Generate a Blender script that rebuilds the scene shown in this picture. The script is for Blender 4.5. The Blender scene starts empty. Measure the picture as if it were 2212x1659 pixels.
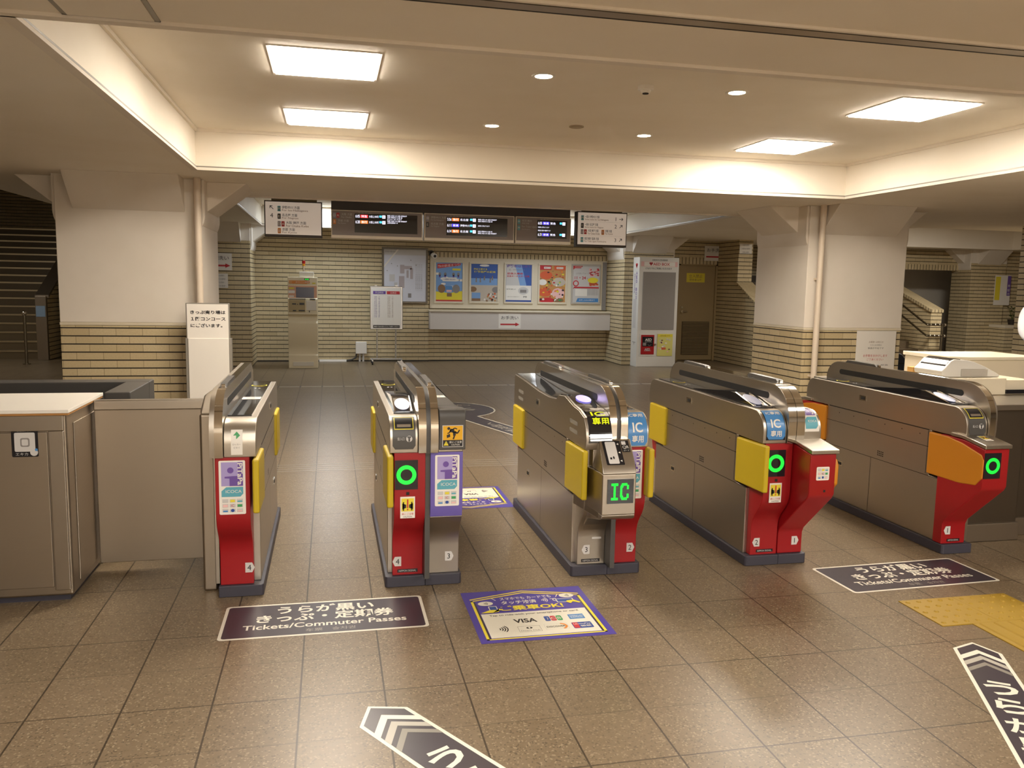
import bpy, bmesh, math, random
from mathutils import Vector, Matrix
from mathutils.geometry import tessellate_polygon
random.seed(7)
sc = bpy.context.scene
COL = sc.collection
PI = math.pi

# ------------------------------------------------------------------ materials
def lin(c):
    return c / 12.92 if c <= .04045 else ((c + .055) / 1.055) ** 2.4
def hx(h):
    h = h.lstrip('#')
    return tuple(lin(int(h[i:i + 2], 16) / 255) for i in (0, 2, 4)) + (1,)
MATS = {}
def mat(name, col='#808080', rough=.5, metal=0., emit=0., ecol=None, coat=0., spec=.5):
    if name in MATS:
        return MATS[name]
    m = bpy.data.materials.new(name)
    m.use_nodes = True
    b = m.node_tree.nodes['Principled BSDF']
    b.inputs['Base Color'].default_value = hx(col)
    b.inputs['Roughness'].default_value = rough
    b.inputs['Metallic'].default_value = metal
    b.inputs['Coat Weight'].default_value = coat
    b.inputs['Specular IOR Level'].default_value = spec
    if emit:
        b.inputs['Emission Color'].default_value = hx(ecol or col)
        b.inputs['Emission Strength'].default_value = emit
    MATS[name] = m
    return m
class NT:
    """tiny node helper"""
    def __init__(s, m):
        s.t = m.node_tree
        s.b = s.t.nodes['Principled BSDF']
    def n(s, ty, **kw):
        o = s.t.nodes.new(ty)
        for k, v in kw.items():
            setattr(o, k, v)
        return o
    def l(s, a, b):
        s.t.links.new(a, b)
    def val(s, sock, v):
        if isinstance(v, (int, float)):
            sock.default_value = v
        else:
            s.l(v, sock)
    def math(s, op, a, b=None, c=None):
        o = s.n('ShaderNodeMath', operation=op)
        s.val(o.inputs[0], a)
        if b is not None:
            s.val(o.inputs[1], b)
        if c is not None:
            s.val(o.inputs[2], c)
        return o.outputs[0]
    def mix(s, f, a, b):
        o = s.n('ShaderNodeMix', data_type='RGBA')
        s.val(o.inputs[0], f)
        for sock, v in ((o.inputs[6], a), (o.inputs[7], b)):
            if isinstance(v, str):
                sock.default_value = hx(v)
            else:
                s.l(v, sock)
        return o.outputs[2]
    def pos(s):
        g = s.n('ShaderNodeNewGeometry')
        x = s.n('ShaderNodeSeparateXYZ')
        s.l(g.outputs['Position'], x.inputs[0])
        return g.outputs['Position'], x.outputs[0], x.outputs[1], x.outputs[2]
    def noise(s, v, scale, detail=2., rough=.5):
        o = s.n('ShaderNodeTexNoise')
        o.inputs['Scale'].default_value = scale
        o.inputs['Detail'].default_value = detail
        o.inputs['Roughness'].default_value = rough
        s.l(v, o.inputs['Vector'])
        return o.outputs[0]
    def ramp(s, f, a, b):
        o = s.n('ShaderNodeMapRange')
        s.val(o.inputs[0], f)
        o.inputs[1].default_value = a
        o.inputs[2].default_value = b
        return o.outputs[0]
    def white(s, x, y):
        c = s.n('ShaderNodeCombineXYZ')
        s.val(c.inputs[0], x)
        s.val(c.inputs[1], y)
        w = s.n('ShaderNodeTexWhiteNoise', noise_dimensions='2D')
        s.l(c.outputs[0], w.inputs['Vector'])
        return w.outputs[0]
    def bump(s, h, st, d):
        o = s.n('ShaderNodeBump')
        o.inputs['Strength'].default_value = st
        o.inputs['Distance'].default_value = d
        s.l(h, o.inputs['Height'])
        s.l(o.outputs[0], s.b.inputs['Normal'])

def brick_mat(name, tint, vertical=False):
    m = mat(name, '#b09a70', .45)
    t = NT(m)
    p, x, y, z = t.pos()
    u = t.math('ADD', x, y)
    a, b = (z, u) if not vertical else (u, z)
    pitch, length = .077, .236
    r = t.math('DIVIDE', t.math('ADD', a, 5.005), pitch)
    row = t.math('FLOOR', r)
    fr = t.math('FRACT', r)
    off = t.math('MULTIPLY', t.math('MODULO', row, 2.), .5)
    c = t.math('ADD', t.math('DIVIDE', t.math('ADD', b, 20.), length), off)
    colm = t.math('FLOOR', c)
    fc = t.math('FRACT', c)
    groove = t.math('LESS_THAN', fr, .15)
    joint = t.math('LESS_THAN', fc, .02)
    var = t.white(row, colm)
    n = t.noise(p, 60, 3)
    base = t.mix(var, tint[0], tint[1])
    base = t.mix(t.math('MULTIPLY', t.ramp(n, .35, .7), .35), base, tint[2])
    if not vertical:
        base = t.mix(t.math('MULTIPLY', joint, .55), base, '#5e4c30')
    base = t.mix(groove, base, '#2a2016')
    t.l(base, t.b.inputs['Base Color'])
    t.val(t.b.inputs['Roughness'], t.math('ADD', t.math('MULTIPLY', groove, .4), .38))
    h = t.math('SUBTRACT', 1., t.math('MAXIMUM', groove, t.math('MULTIPLY', joint, .4)))
    t.bump(h, .8, .008)
    return m
BRICK = brick_mat('glazed_brick', ('#d2c09a', '#c4b18a', '#b4a078'))
BRICKV = brick_mat('glazed_brick_soldier', ('#d2c09a', '#c4b18a', '#b4a078'), True)

def floor_mat():
    m = mat('terrazzo_tiles', '#a89478', .3, spec=.4)
    t = NT(m)
    p, x, y, z = t.pos()
    T = .3
    ux = t.math('DIVIDE', t.math('ADD', x, 30.), T)
    uy = t.math('DIVIDE', t.math('ADD', y, 30.), T)
    fx, fy = t.math('FRACT', ux), t.math('FRACT', uy)
    def line(f, w):
        return t.math('MAXIMUM', t.math('LESS_THAN', f, w), t.math('GREATER_THAN', f, 1 - w))
    w1 = t.white(t.math('FLOOR', ux), t.math('FLOOR', uy))
    # the grout of every second row is almost closed
    lx = line(fx, .011)
    ly = line(fy, .010)
    par = t.math('MODULO', t.math('ADD', t.math('FLOOR', t.math('ADD', uy, .5)), 0.), 2.)
    ly = t.math('MULTIPLY', ly, t.math('ADD', t.math('MULTIPLY', par, -.45), .85))
    v1 = t.n('ShaderNodeTexVoronoi')
    v1.inputs['Scale'].default_value = 170
    t.l(p, v1.inputs['Vector'])
    sep = t.n('ShaderNodeSeparateColor')
    t.l(v1.outputs['Color'], sep.inputs[0])
    n = t.noise(p, 30, 4, .7)
    n2 = t.noise(p, 1.3, 2)
    base = t.mix(t.ramp(n, .3, .7), '#6c5c47', '#7a6a54')
    base = t.mix(t.math('MULTIPLY', t.math('GREATER_THAN', sep.outputs[0], .90), .6), base, '#a29276')
    base = t.mix(t.math('MULTIPLY', t.math('LESS_THAN', sep.outputs[1], .10), .6), base, '#40362a')
    base = t.mix(t.math('MULTIPLY', t.ramp(w1, 0, 1), .18), base, '#8a765f')
    base = t.mix(t.math('MULTIPLY', t.ramp(n2, .4, .7), .25), base, '#6a5842')
    base = t.mix(t.math('MULTIPLY', t.math('MAXIMUM', lx, ly), .85), base, '#2c2216')
    t.l(base, t.b.inputs['Base Color'])
    t.val(t.b.inputs['Roughness'], t.math('ADD', t.math('MULTIPLY', n, .16), .24))
    h = t.math('SUBTRACT', 1., t.math('MAXIMUM', lx, ly))
    t.bump(h, .3, .002)
    return m
FLOOR = floor_mat()

def steel_mat(name, col, rough, sx, sz, amt=.12):
    m = mat(name, col, rough, 1.)
    t = NT(m)
    p, x, y, z = t.pos()
    mp = t.n('ShaderNodeMapping')
    mp.inputs['Scale'].default_value = (sx, sx, sz)
    t.l(p, mp.inputs[0])
    n = t.noise(mp.outputs[0], 1., 3, .6)
    t.val(t.b.inputs['Roughness'], t.math('ADD', t.math('MULTIPLY', n, amt), rough - amt / 2))
    base = t.mix(t.ramp(n, .3, .7), col, col)
    t.bump(n, .04, .001)
    return m
STEEL = steel_mat('brushed_steel', '#bab2a6', .34, 6, 420)
STEELD = steel_mat('dull_steel', '#aca090', .42, 5, 260)
POL = mat('polished_steel', '#d8d2c8', .1, 1.)
def plaster_mat(name, a, b):
    m = mat(name, a, .75)
    t = NT(m)
    p, x, y, z = t.pos()
    n = t.noise(p, 2.2, 3)
    t.l(t.mix(t.ramp(n, .3, .7), a, b), t.b.inputs['Base Color'])
    n3 = t.noise(p, 260, 2)
    t.bump(n3, .08, .002)
    return m
PLAST = plaster_mat('white_plaster', '#e8dfd2', '#e2d8ca')
CEIL = plaster_mat('cream_ceiling', '#f0e7d8', '#ece2d1')
WHITE = mat('white_print', '#e8e2d8', .4)
CREAM = mat('cream_metal', '#d8ccb4', .45)
BLACK = mat('black_print', '#17151a', .35)
DARK = mat('dark_gap', '#15120f', .7)
GREY = mat('dark_grey_plastic', '#4a4744', .4)
GLOSS = mat('gloss_black_glass', '#1a1b20', .08, coat=.5)
RED = mat('red_panel', '#981218', .38)
REDP = mat('red_print', '#c03038', .45)
YEL = mat('yellow_pad', '#bea41a', .42)
ORG = mat('orange_pad', '#c27c14', .42)
YELP = mat('yellow_print', '#e4d23a', .45)
PUR = mat('purple_print', '#4a3c96', .4)
PURP = mat('violet_panel', '#6a5ca8', .4)
LILAC = mat('lilac_print', '#a596c8', .45)
DPUR = mat('deep_purple_print', '#6a4c9a', .45)
TEAL = mat('teal_print', '#5aa4b4', .45)
BLUE = mat('blue_print', '#4a86c0', .3)
BLUED = mat('navy_print', '#2c4a94', .4)
GREENP = mat('green_print', '#3c9a5a', .45)
ORGP = mat('orange_print', '#e08a3a', .45)
PINK = mat('pink_print', '#e8b8b4', .5)
GREYP = mat('grey_print', '#8a8480', .5)
LGREYP = mat('light_grey_print', '#c8c4c0', .5)
BROWNP = mat('brown_print', '#8a6a4c', .5)
STK = mat('floor_sticker_dark', '#3c343c', .3)
STKG = mat('floor_sticker_grey', '#8c867c', .3)
STKL = mat('floor_sticker_light_grey', '#b4aea2', .3)
STKW = mat('floor_sticker_cream', '#e2dccb', .35)
SKIRT = mat('charcoal_skirt', '#3a3842', .5)
LEDG = mat('green_led', '#0a3a10', .4, emit=.62, ecol='#10e030')
LEDW = mat('white_led', '#ffffff', .4, emit=.45, ecol='#e8e8ff')
LEDR = mat('red_led', '#ff4040', .4, emit=.45, ecol='#e03838')
LEDO = mat('orange_led', '#ff8030', .4, emit=.45, ecol='#f07028')
LEDB = mat('blue_led', '#4030ff', .4, emit=.45, ecol='#4838e8')
LEDC = mat('cyan_led', '#40d0ff', .4, emit=.4, ecol='#50c8f0')
READER = mat('reader_pad_lit', '#c8ccd8', .4, emit=.05, ecol='#c8ccff')
READERV = mat('reader_pad_violet', '#b0a8ff', .4, emit=.42, ecol='#9c90ff')
PANEL = mat('lamp_diffuser', '#ffffff', .5, emit=16., ecol='#fff4e4')
DLAMP = mat('downlight_bulb', '#ffffff', .5, emit=26., ecol='#ffe2b4')

# ------------------------------------------------------------------ mesh builder
WO = {}          # world origin of every object that parents others
class MB:
    def __init__(s):
        s.v, s.f, s.mi, s.sm, s.ms = [], [], [], [], []
    def m(s, mt):
        if mt not in s.ms:
            s.ms.append(mt)
        return s.ms.index(mt)
    def add(s, vs, fs, mt, smooth=False):
        o = len(s.v)
        s.v += [tuple(v) for v in vs]
        k = s.m(mt)
        for f in fs:
            s.f.append([i + o for i in f])
            s.mi.append(k)
            s.sm.append(smooth)
        return s
    def poly(s, pts, mt):
        return s.add(pts, [list(range(len(pts)))], mt)
    def box(s, x0, x1, y0, y1, z0, z1, mt):
        vs = [(x, y, z) for x in (x0, x1) for y in (y0, y1) for z in (z0, z1)]
        return s.add(vs, [(0, 1, 3, 2), (4, 6, 7, 5), (0, 4, 5, 1), (2, 3, 7, 6), (0, 2, 6, 4), (1, 5, 7, 3)], mt)
    def prism(s, pts, ax, a0, a1, mt, smooth=False, pts1=None):
        n = len(pts)
        pts1 = pts1 or pts
        def w(p, a):
            return (a, p[0], p[1]) if ax == 'x' else (p[0], a, p[1]) if ax == 'y' else (p[0], p[1], a)
        vs = [w(p, a0) for p in pts] + [w(p, a1) for p in pts1]
        s.add(vs, [[i, (i + 1) % n, n + (i + 1) % n, n + i] for i in range(n)], mt, smooth)
        o = len(s.v) - 2 * n
        k = s.m(mt)
        s.f += [[o + i for i in range(n)], [o + n + i for i in range(n)]]
        s.mi += [k, k]
        s.sm += [False, False]
        return s
    def cyl(s, p0, p1, r, mt, n=16, r1=None, smooth=True):
        p0, p1 = Vector(p0), Vector(p1)
        d = (p1 - p0).normalized()
        a = d.orthogonal().normalized()
        b = d.cross(a)
        r1 = r if r1 is None else r1
        ring = lambda c, q: [c + (a * math.cos(2 * PI * i / n) + b * math.sin(2 * PI * i / n)) * q for i in range(n)]
        vs = ring(p0, r) + ring(p1, r1)
        s.add(vs, [[i, (i + 1) % n, n + (i + 1) % n, n + i] for i in range(n)], mt, smooth)
        o = len(s.v) - 2 * n
        k = s.m(mt)
        s.f += [[o + i for i in range(n)], [o + n + i for i in range(n)]]
        s.mi += [k, k]
        s.sm += [False, False]
        return s
    def tube(s, pts, r, mt, n=10):
        for a, b in zip(pts, pts[1:]):
            s.cyl(a, b, r, mt, n)
        for p in pts[1:-1]:
            s.ball(p, r, mt, 8, 6)
        return s
    def ball(s, c, r, mt, n=16, k=10, sc3=(1, 1, 1)):
        c = Vector(c)
        vs, fs = [], []
        for j in range(k + 1):
            t = PI * j / k
            for i in range(n):
                a = 2 * PI * i / n
                vs.append(c + Vector((math.sin(t) * math.cos(a) * sc3[0], math.sin(t) * math.sin(a) * sc3[1], math.cos(t) * sc3[2])) * r)
        for j in range(k):
            for i in range(n):
                fs.append([j * n + i, j * n + (i + 1) % n, (j + 1) * n + (i + 1) % n, (j + 1) * n + i])
        return s.add(vs, fs, mt, True)
    def obj(s, name, parent=None, bevel=0., seg=2, origin=None, flat=False):
        me = bpy.data.meshes.new(name)
        if parent is not None:
            o0 = WO[parent.name]
            wo = o0
        else:
            if origin is None:
                xs, ys, zs = zip(*s.v)
                origin = ((min(xs) + max(xs)) / 2, (min(ys) + max(ys)) / 2, min(zs))
            wo = Vector(origin)
        me.from_pydata([tuple(Vector(v) - wo) for v in s.v], [], s.f)
        for m_ in s.ms:
            me.materials.append(m_)
        me.polygons.foreach_set('material_index', s.mi)
        me.polygons.foreach_set('use_smooth', s.sm)
        bm = bmesh.new()
        bm.from_mesh(me)
        if not flat:
            bmesh.ops.recalc_face_normals(bm, faces=bm.faces)
        bm.to_mesh(me)
        bm.free()
        if not flat:
            me.polygons.foreach_set('use_smooth', [True] * len(me.polygons))
            me.set_sharp_from_angle(angle=math.radians(40))
        me.update()
        o = bpy.data.objects.new(name, me)
        COL.objects.link(o)
        if parent is not None:
            o.parent = parent
        else:
            o.location = wo
        WO[o.name] = wo
        if bevel:
            md = o.modifiers.new('edge', 'BEVEL')
            md.width = bevel
            md.segments = seg
            md.limit_method = 'ANGLE'
            md.angle_limit = math.radians(38)
            md.harden_normals = not flat
        return o
def tag(o, label=None, cat=None, group=None, kind=None):
    for k, v in (('label', label), ('category', cat), ('group', group), ('kind', kind)):
        if v:
            o[k] = v
    return o
def thing(name, loc, label, cat, group=None):
    o = bpy.data.objects.new(name, None)
    o.empty_display_size = .1
    COL.objects.link(o)
    o.location = loc
    WO[o.name] = Vector(loc)
    return tag(o, label, cat, group)
def struct(o, label=None):
    return tag(o, label, None, None, 'structure')
def copy_tree(o, d, label, group):
    """copy of a thing and its parts, moved by d"""
    c = o.copy()
    COL.objects.link(c)
    c.location = Vector(o.location) + Vector(d)
    c['label'] = label
    if group:
        c['group'] = group
    for ch in list(o.children):
        k = ch.copy()
        COL.objects.link(k)
        k.parent = c
        for g in ch.children:
            q = g.copy()
            COL.objects.link(q)
            q.parent = k
    return c

# ------------------------------------------------------------------ print: flat shapes and lettering laid on surfaces
TX = {}
def glyphs(t, bold):
    key = (t, bold)
    if key not in TX:
        c = bpy.data.curves.new('t', 'FONT')
        c.body = t
        c.resolution_u = 3
        c.offset = bold
        o = bpy.data.objects.new('t', c)
        COL.objects.link(o)
        dg = bpy.context.evaluated_depsgraph_get()
        me = bpy.data.meshes.new_from_object(o.evaluated_get(dg))
        vs = [(v.co.x, v.co.y) for v in me.vertices]
        fs = [list(p.vertices) for p in me.polygons]
        bpy.data.objects.remove(o)
        bpy.data.curves.remove(c)
        bpy.data.meshes.remove(me)
        TX[key] = (vs, fs)
    return TX[key]
def plane(o, ux, vy):
    o, ux, vy = Vector(o), Vector(ux), Vector(vy)
    n = ux.cross(vy).normalized()
    return lambda u, v, h: o + ux * u + vy * v + n * h
def front(x, y, z):          # on a face that looks towards -Y
    return plane((x, y, z), (1, 0, 0), (0, 0, 1))
def ground(x, y, z=0.):
    return plane((x, y, z), (1, 0, 0), (0, 1, 0))
def along(profile, x0):
    """wrap onto a surface whose section is the (y, z) polyline profile, listed upwards"""
    seg = []
    s = 0.
    for a, b in zip(profile, profile[1:]):
        L = math.hypot(b[0] - a[0], b[1] - a[1])
        seg.append((s, L, a, ((b[0] - a[0]) / L, (b[1] - a[1]) / L)))
        s += L
    def fn(u, v, h):
        for s0, L, a, t in seg:
            if v <= s0 + L or (s0, L, a, t) == seg[-1]:
                d = v - s0
                return Vector((x0 + u, a[0] + t[0] * d - t[1] * h, a[1] + t[1] * d + t[0] * h))
    fn.curved = True
    return fn
def split_tris(tris, lim=.009):
    out = []
    while tris:
        a, b, c = tris.pop()
        e = max(((b[1] - a[1]) ** 2, a, b, c), ((c[1] - b[1]) ** 2, b, c, a), ((a[1] - c[1]) ** 2, c, a, b))
        if e[0] > lim * lim:
            p, q, r = e[1:]
            m = ((p[0] + q[0]) / 2, (p[1] + q[1]) / 2)
            tris += [(p, m, r), (m, q, r)]
        else:
            out.append((a, b, c))
    return out
class Art:
    def __init__(s, fn, step=.0006, mb=None):
        s.mb = mb or MB()
        s.fn = fn
        s.step = step
        s.curved = hasattr(fn, 'curved')
    def tris(s, tr, mt, L):
        for t in split_tris(tr):
            s.mb.poly([s.fn(u, v, L * s.step) for u, v in t], mt)
        return s
    def poly(s, pts, mt, L=1):
        if s.curved:
            idx = tessellate_polygon([[Vector((u, v, 0)) for u, v in pts]])
            return s.tris([tuple(pts[i] for i in t) for t in idx], mt, L)
        s.mb.poly([s.fn(u, v, L * s.step) for u, v in pts], mt)
        return s
    def rect(s, x0, y0, x1, y1, mt, L=1, div=1):
        for i in range(div):
            a, b = y0 + (y1 - y0) * i / div, y0 + (y1 - y0) * (i + 1) / div
            s.poly([(x0, a), (x1, a), (x1, b), (x0, b)], mt, L)
        return s
    def rrect(s, x0, y0, x1, y1, r, mt, L=1):
        pts = []
        for cx, cy, a0 in ((x1 - r, y0 + r, -90), (x1 - r, y1 - r, 0), (x0 + r, y1 - r, 90), (x0 + r, y0 + r, 180)):
            for k in range(5):
                a = math.radians(a0 + 22.5 * k)
                pts.append((cx + r * math.cos(a), cy + r * math.sin(a)))
        return s.poly(pts, mt, L)
    def frame(s, x0, y0, x1, y1, w, mt, L=1):
        s.rect(x0, y0, x1, y0 + w, mt, L)
        s.rect(x0, y1 - w, x1, y1, mt, L)
        s.rect(x0, y0 + w, x0 + w, y1 - w, mt, L)
        return s.rect(x1 - w, y0 + w, x1, y1 - w, mt, L)
    def ell(s, cx, cy, rx, ry, mt, L=1, n=24):
        return s.poly([(cx + rx * math.cos(2 * PI * i / n), cy + ry * math.sin(2 * PI * i / n)) for i in range(n)], mt, L)
    def arc(s, cx, cy, r0, r1, a0, a1, mt, L=1, n=12):
        for i in range(n):
            p = [math.radians(a0 + (a1 - a0) * (i + k) / n) for k in (0, 1)]
            s.poly([(cx + r0 * math.cos(p[0]), cy + r0 * math.sin(p[0])), (cx + r1 * math.cos(p[0]), cy + r1 * math.sin(p[0])),
                    (cx + r1 * math.cos(p[1]), cy + r1 * math.sin(p[1])), (cx + r0 * math.cos(p[1]), cy + r0 * math.sin(p[1]))], mt, L)
        return s
    def line(s, x0, y0, x1, y1, w, mt, L=1):
        d = Vector((x1 - x0, y1 - y0)).normalized() * w / 2
        return s.poly([(x0 - d.y, y0 + d.x), (x0 + d.y, y0 - d.x), (x1 + d.y, y1 - d.x), (x1 - d.y, y1 + d.x)], mt, L)
    def text(s, t, cx, cy, h, mt, L=2, w=None, bold=0., al='c', rot=0.):
        """lettering h high (ideograph height), centred on cx, cy; w squeezes it to a width"""
        vs, fs = glyphs(t, bold)
        if not vs:
            return s
        xs, ys = [v[0] for v in vs], [v[1] for v in vs]
        x0, x1, y0, y1 = min(xs), max(xs), min(ys), max(ys)
        k = h / max(y1 - y0, .3)
        kx = w / (x1 - x0) if w else k
        ox = (x0 + x1) / 2 if al == 'c' else x0 if al == 'l' else x1
        oy = (y0 + y1) / 2
        c_, s_ = math.cos(rot), math.sin(rot)
        out = []
        for x, y in vs:
            a, b = (x - ox) * kx, (y - oy) * k
            out.append((cx + a * c_ - b * s_, cy + a * s_ + b * c_))
        if s.curved:
            return s.tris([(out[f[0]], out[f[i]], out[f[i + 1]]) for f in fs for i in range(1, len(f) - 1)], mt, L)
        s.mb.add([s.fn(u, v, L * s.step) for u, v in out], fs, mt)
        return s
    def obj(s, name, parent=None):
        return s.mb.obj(name, parent, flat=True)

# ------------------------------------------------------------------ camera
F, YAW, PIT, ROL = 1782.783, .21806, -.12016, .01861
fw = Vector((math.sin(YAW) * math.cos(PIT), math.cos(YAW) * math.cos(PIT), math.sin(PIT)))
r0 = Vector((math.cos(YAW), -math.sin(YAW), 0))
u0 = r0.cross(fw)
rr = r0 * math.cos(ROL) + u0 * math.sin(ROL)
uu = u0 * math.cos(ROL) - r0 * math.sin(ROL)
cam = bpy.data.cameras.new('camera')
cam.sensor_width = 36
cam.lens = 36 * F / 2212
cam.clip_end = 80
co = bpy.data.objects.new('camera', cam)
COL.objects.link(co)
M4 = Matrix.Identity(4)
for i in range(3):
    M4[i][0], M4[i][1], M4[i][2] = rr[i], uu[i], -fw[i]
M4.translation = (.11555, -2.9041, 1.48974)
co.matrix_world = M4
sc.camera = co

# ------------------------------------------------------------------ room shell
H = 2.43
b = MB()
b.box(-9, 18, -8, 20, -.2, 0, FLOOR)
struct(b.obj('floor'))
# ceiling slab with three coffers
holes = [(-1.0, 5.27, .53, 4.78, 2.765), (-1.02, 5.27, 7.1, 12.1, 2.765), (8.6, 14.6, 7.9, 12.5, 2.98)]
xs = sorted({-9, -3.45, 18} | {h[i] for h in holes for i in (0, 1)})
ys = sorted({-8, 7.2, 13.1} | {h[i] for h in holes for i in (2, 3)})
b = MB()
def cell_open(x, y):
    if x < -3.45 and y > 7.2:
        return True
    return any(h[0] < x < h[1] and h[2] < y < h[3] for h in holes)
# greedy strips per y-band so that the soffit stays in large flat faces
for y0, y1 in zip(ys, ys[1:]):
    run = None
    for x0, x1 in zip(xs, xs[1:]):
        o = cell_open((x0 + x1) / 2, (y0 + y1) / 2)
        if not o:
            run = (run[0], x1) if run else (x0, x1)
        if (o or x1 == xs[-1]) and run:
            b.box(run[0], run[1], y0, y1, H, 3.1, CEIL)
            run = None
for h in holes:
    b.box(h[0] - .01, h[1] + .01, h[2] - .01, h[3] + .01, h[4], 3.09, CEIL)
struct(b.obj('ceiling', flat=True))
# rims round the lower edge of the coffers: a flat fillet, a dark shadow gap and a lip
for k, (x0, x1, y0, y1, zt) in enumerate(holes[:2]):
    b = MB()
    for (a0, a1, c0, c1) in ((x0 - .04, x1 + .04, y0 - .04, y0 + .012), (x0 - .04, x1 + .04, y1 - .012, y1 + .04),
                             (x0 - .04, x0 + .012, y0, y1), (x1 - .012, x1 + .04, y0, y1)):
        b.box(a0, a1, c0, c1, H - .014, H + .004, PLAST)
    for (a0, a1, c0, c1) in ((x0, x1, y1 - .004, y1 + .01), (x0, x1, y0 - .01, y0 + .004), (x0 - .01, x0 + .004, y0, y1), (x1 - .004, x1 + .01, y0, y1)):
        b.box(a0, a1, c0, c1, H + .012, H + .022, STKG)
    # small cove strip under the coffer ceiling
    for (a0, a1, c0, c1) in ((x0, x1, y1 - .02, y1), (x0, x0 + .02, y0, y1), (x1 - .02, x1, y0, y1)):
        b.box(a0, a1, c0, c1, zt - .025, zt, CEIL)
    struct(b.obj('trim_%d' % (k + 1)))
# shutter slot that runs across the soffit in front of the gates
b = MB()
b.box(-1.2, 8, -.095, -.075, H - .004, H + .002, DARK)
b.box(-1.2, 8, -.018, .004, H - .004, H + .002, DARK)
b.box(-1.2, 8, -.075, -.018, H - .007, H + .002, STEELD)
b.box(-1.2, 8, -.11, -.095, H - .01, H + .002, PLAST)
struct(b.obj('trim_3'))
# pale drain grooves in the floor
b = MB()
for i in range(4):
    b.box(-3, 7, 3.66 + i * .075, 3.675 + i * .075, 0, .0012, STKG)
for i in range(-8, 24):
    b.box(i * .3 - .012, i * .3 + .012, 8.96, 9.1, 0, .0012, STK)
b.box(-3, 7, 9.0, 9.06, 0, .001, STKL)
struct(b.obj('trim_4'))

def pillar(name, x0, x1, y0, y1, zb=1.06, brick=True):
    b = MB()
    if brick:
        b.box(x0, x1, y0, y1, 0, zb - .03, BRICK)
        b.box(x0 - .004, x1 + .004, y0 - .004, y1 + .004, zb - .03, zb, CREAM)
        b.box(x0, x1, y0, y1, zb, H, PLAST)
    else:
        b.box(x0, x1, y0, y1, 0, 2.14, BRICK)
        b.box(x0, x1, y0, y1, 2.14, H, PLAST)
    # capital: bevelled step on the sides, sloping haunches to the beams
    for s, x in ((-1, x0), (1, x1)):
        b.prism([(x, 1.99), (x + s * .018, 2.03), (x + s * .028, 2.08), (x + s * .028, H), (x, H)], 'y', y0 + .02, y1 - .02, PLAST)
        ym, yn = y0 + .2, y1 - .15
        b.prism([(x, 2.12), (x + s * .4, H), (x, H)], 'y', ym, yn, PLAST)
    struct(b.obj(name, bevel=.006))
    b = MB()
    i = .15
    b.prism([(y0, 2.115), (y0, H), (y0 - .33, H)], 'x', x0 + i, x1 - i, PLAST)
    struct(b.obj('beam_haunch', bevel=.006))
pillar('pillar_left', -2.366, -1.08, 5.6, 6.75)
pillar('pillar_right', 5.40, 6.67, 5.6, 6.75)
pillar('pillar_back_left', -3.4, -1.2, 11.92, 12.95, brick=False)
pillar('pillar_back_right', 5.52, 6.5, 11.92, 12.95, brick=False)
pillar('pillar_far_right', 13.97, 14.87, 12.9, 13.5, brick=False)

# back wall: left field stands a little proud of the right field
b = MB()
b.box(-1.2, 1.95, 12.82, 13.3, 0, H, BRICK)
b.box(-1.19, 1.95, 12.8, 12.82, 0, .02, DARK)
struct(b.obj('wall_back_left'))
b = MB()
b.box(1.95, 5.52, 12.87, 13.3, 0, H, BRICK)
b.box(6.5, 7.03, 12.87, 13.3, 0, H, BRICK)
b.box(7.03, 7.88, 12.87, 13.3, 2.1, H, BRICK)
b.box(1.96, 5.51, 12.858, 12.87, 1.965, 2.07, BRICKV)
b.box(7.03, 7.87, 12.858, 12.875, 1.965, 2.1, BRICKV)
b.box(1.95, 5.5, 12.855, 12.87, 0, .02, DARK)
struct(b.obj('wall_back'))
# side wall of the right-hand stair with its sloping cap
b = MB()
b.box(7.88, 8.18, 12.0, 13.3, 0, H, BRICK)
b.prism([(10.7, 0), (12.0, 0), (12.0, 1.59), (10.7, .94)], 'x', 7.88, 8.18, BRICK)
b.prism([(10.68, .94), (12.0, 1.59), (12.0, 1.62), (10.68, .97)], 'x', 7.86, 8.20, BRICKV)
struct(b.obj('wall_right_stair'))
b = MB()
b.prism([(11.7, 0), (14.5, 0), (14.5, 2.1), (11.7, 1.08)], 'x', 12.05, 12.3, BRICK)
b.prism([(11.68, 1.08), (14.5, 2.1), (14.5, 2.16), (11.68, 1.14)], 'x', 12.03, 12.32, BRICKV)
struct(b.obj('wall_right_balustrade'))
b = MB()
b.box(11.0, 13.97, 13.3, 13.6, 2.1, H, BRICK)
b.box(11.0, 13.97, 13.29, 13.6, 1.98, 2.1, BRICKV)
b.box(14.87, 18, 12.97, 13.3, 0, H, BRICK)
b.box(8.18, 11.0, 15.5, 15.8, 0, 5, BRICK)
b.box(11.0, 18, 15.0, 15.3, 0, 5, CEIL)
struct(b.obj('wall_right_back'))
b = MB()
b.box(14.55, 15.2, 12.45, 12.97, 0, .74, BRICK)
b.box(14.54, 15.21, 12.44, 12.97, .74, .80, CREAM)
struct(b.obj('wall_right_ledge'))
b = MB()
b.box(9.57, 11.8, 6.3, 7.0, 0, H, BRICK)
struct(b.obj('wall_right_near'))
# stairs on the right, hidden for the most part behind the pillar
b = MB()
for i in range(12):
    b.box(8.18, 12.05, 11.7 + i * .3, 15.5, i * .15, (i + 1) * .15, FLOOR)
struct(b.obj('stairs_right'))
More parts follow.
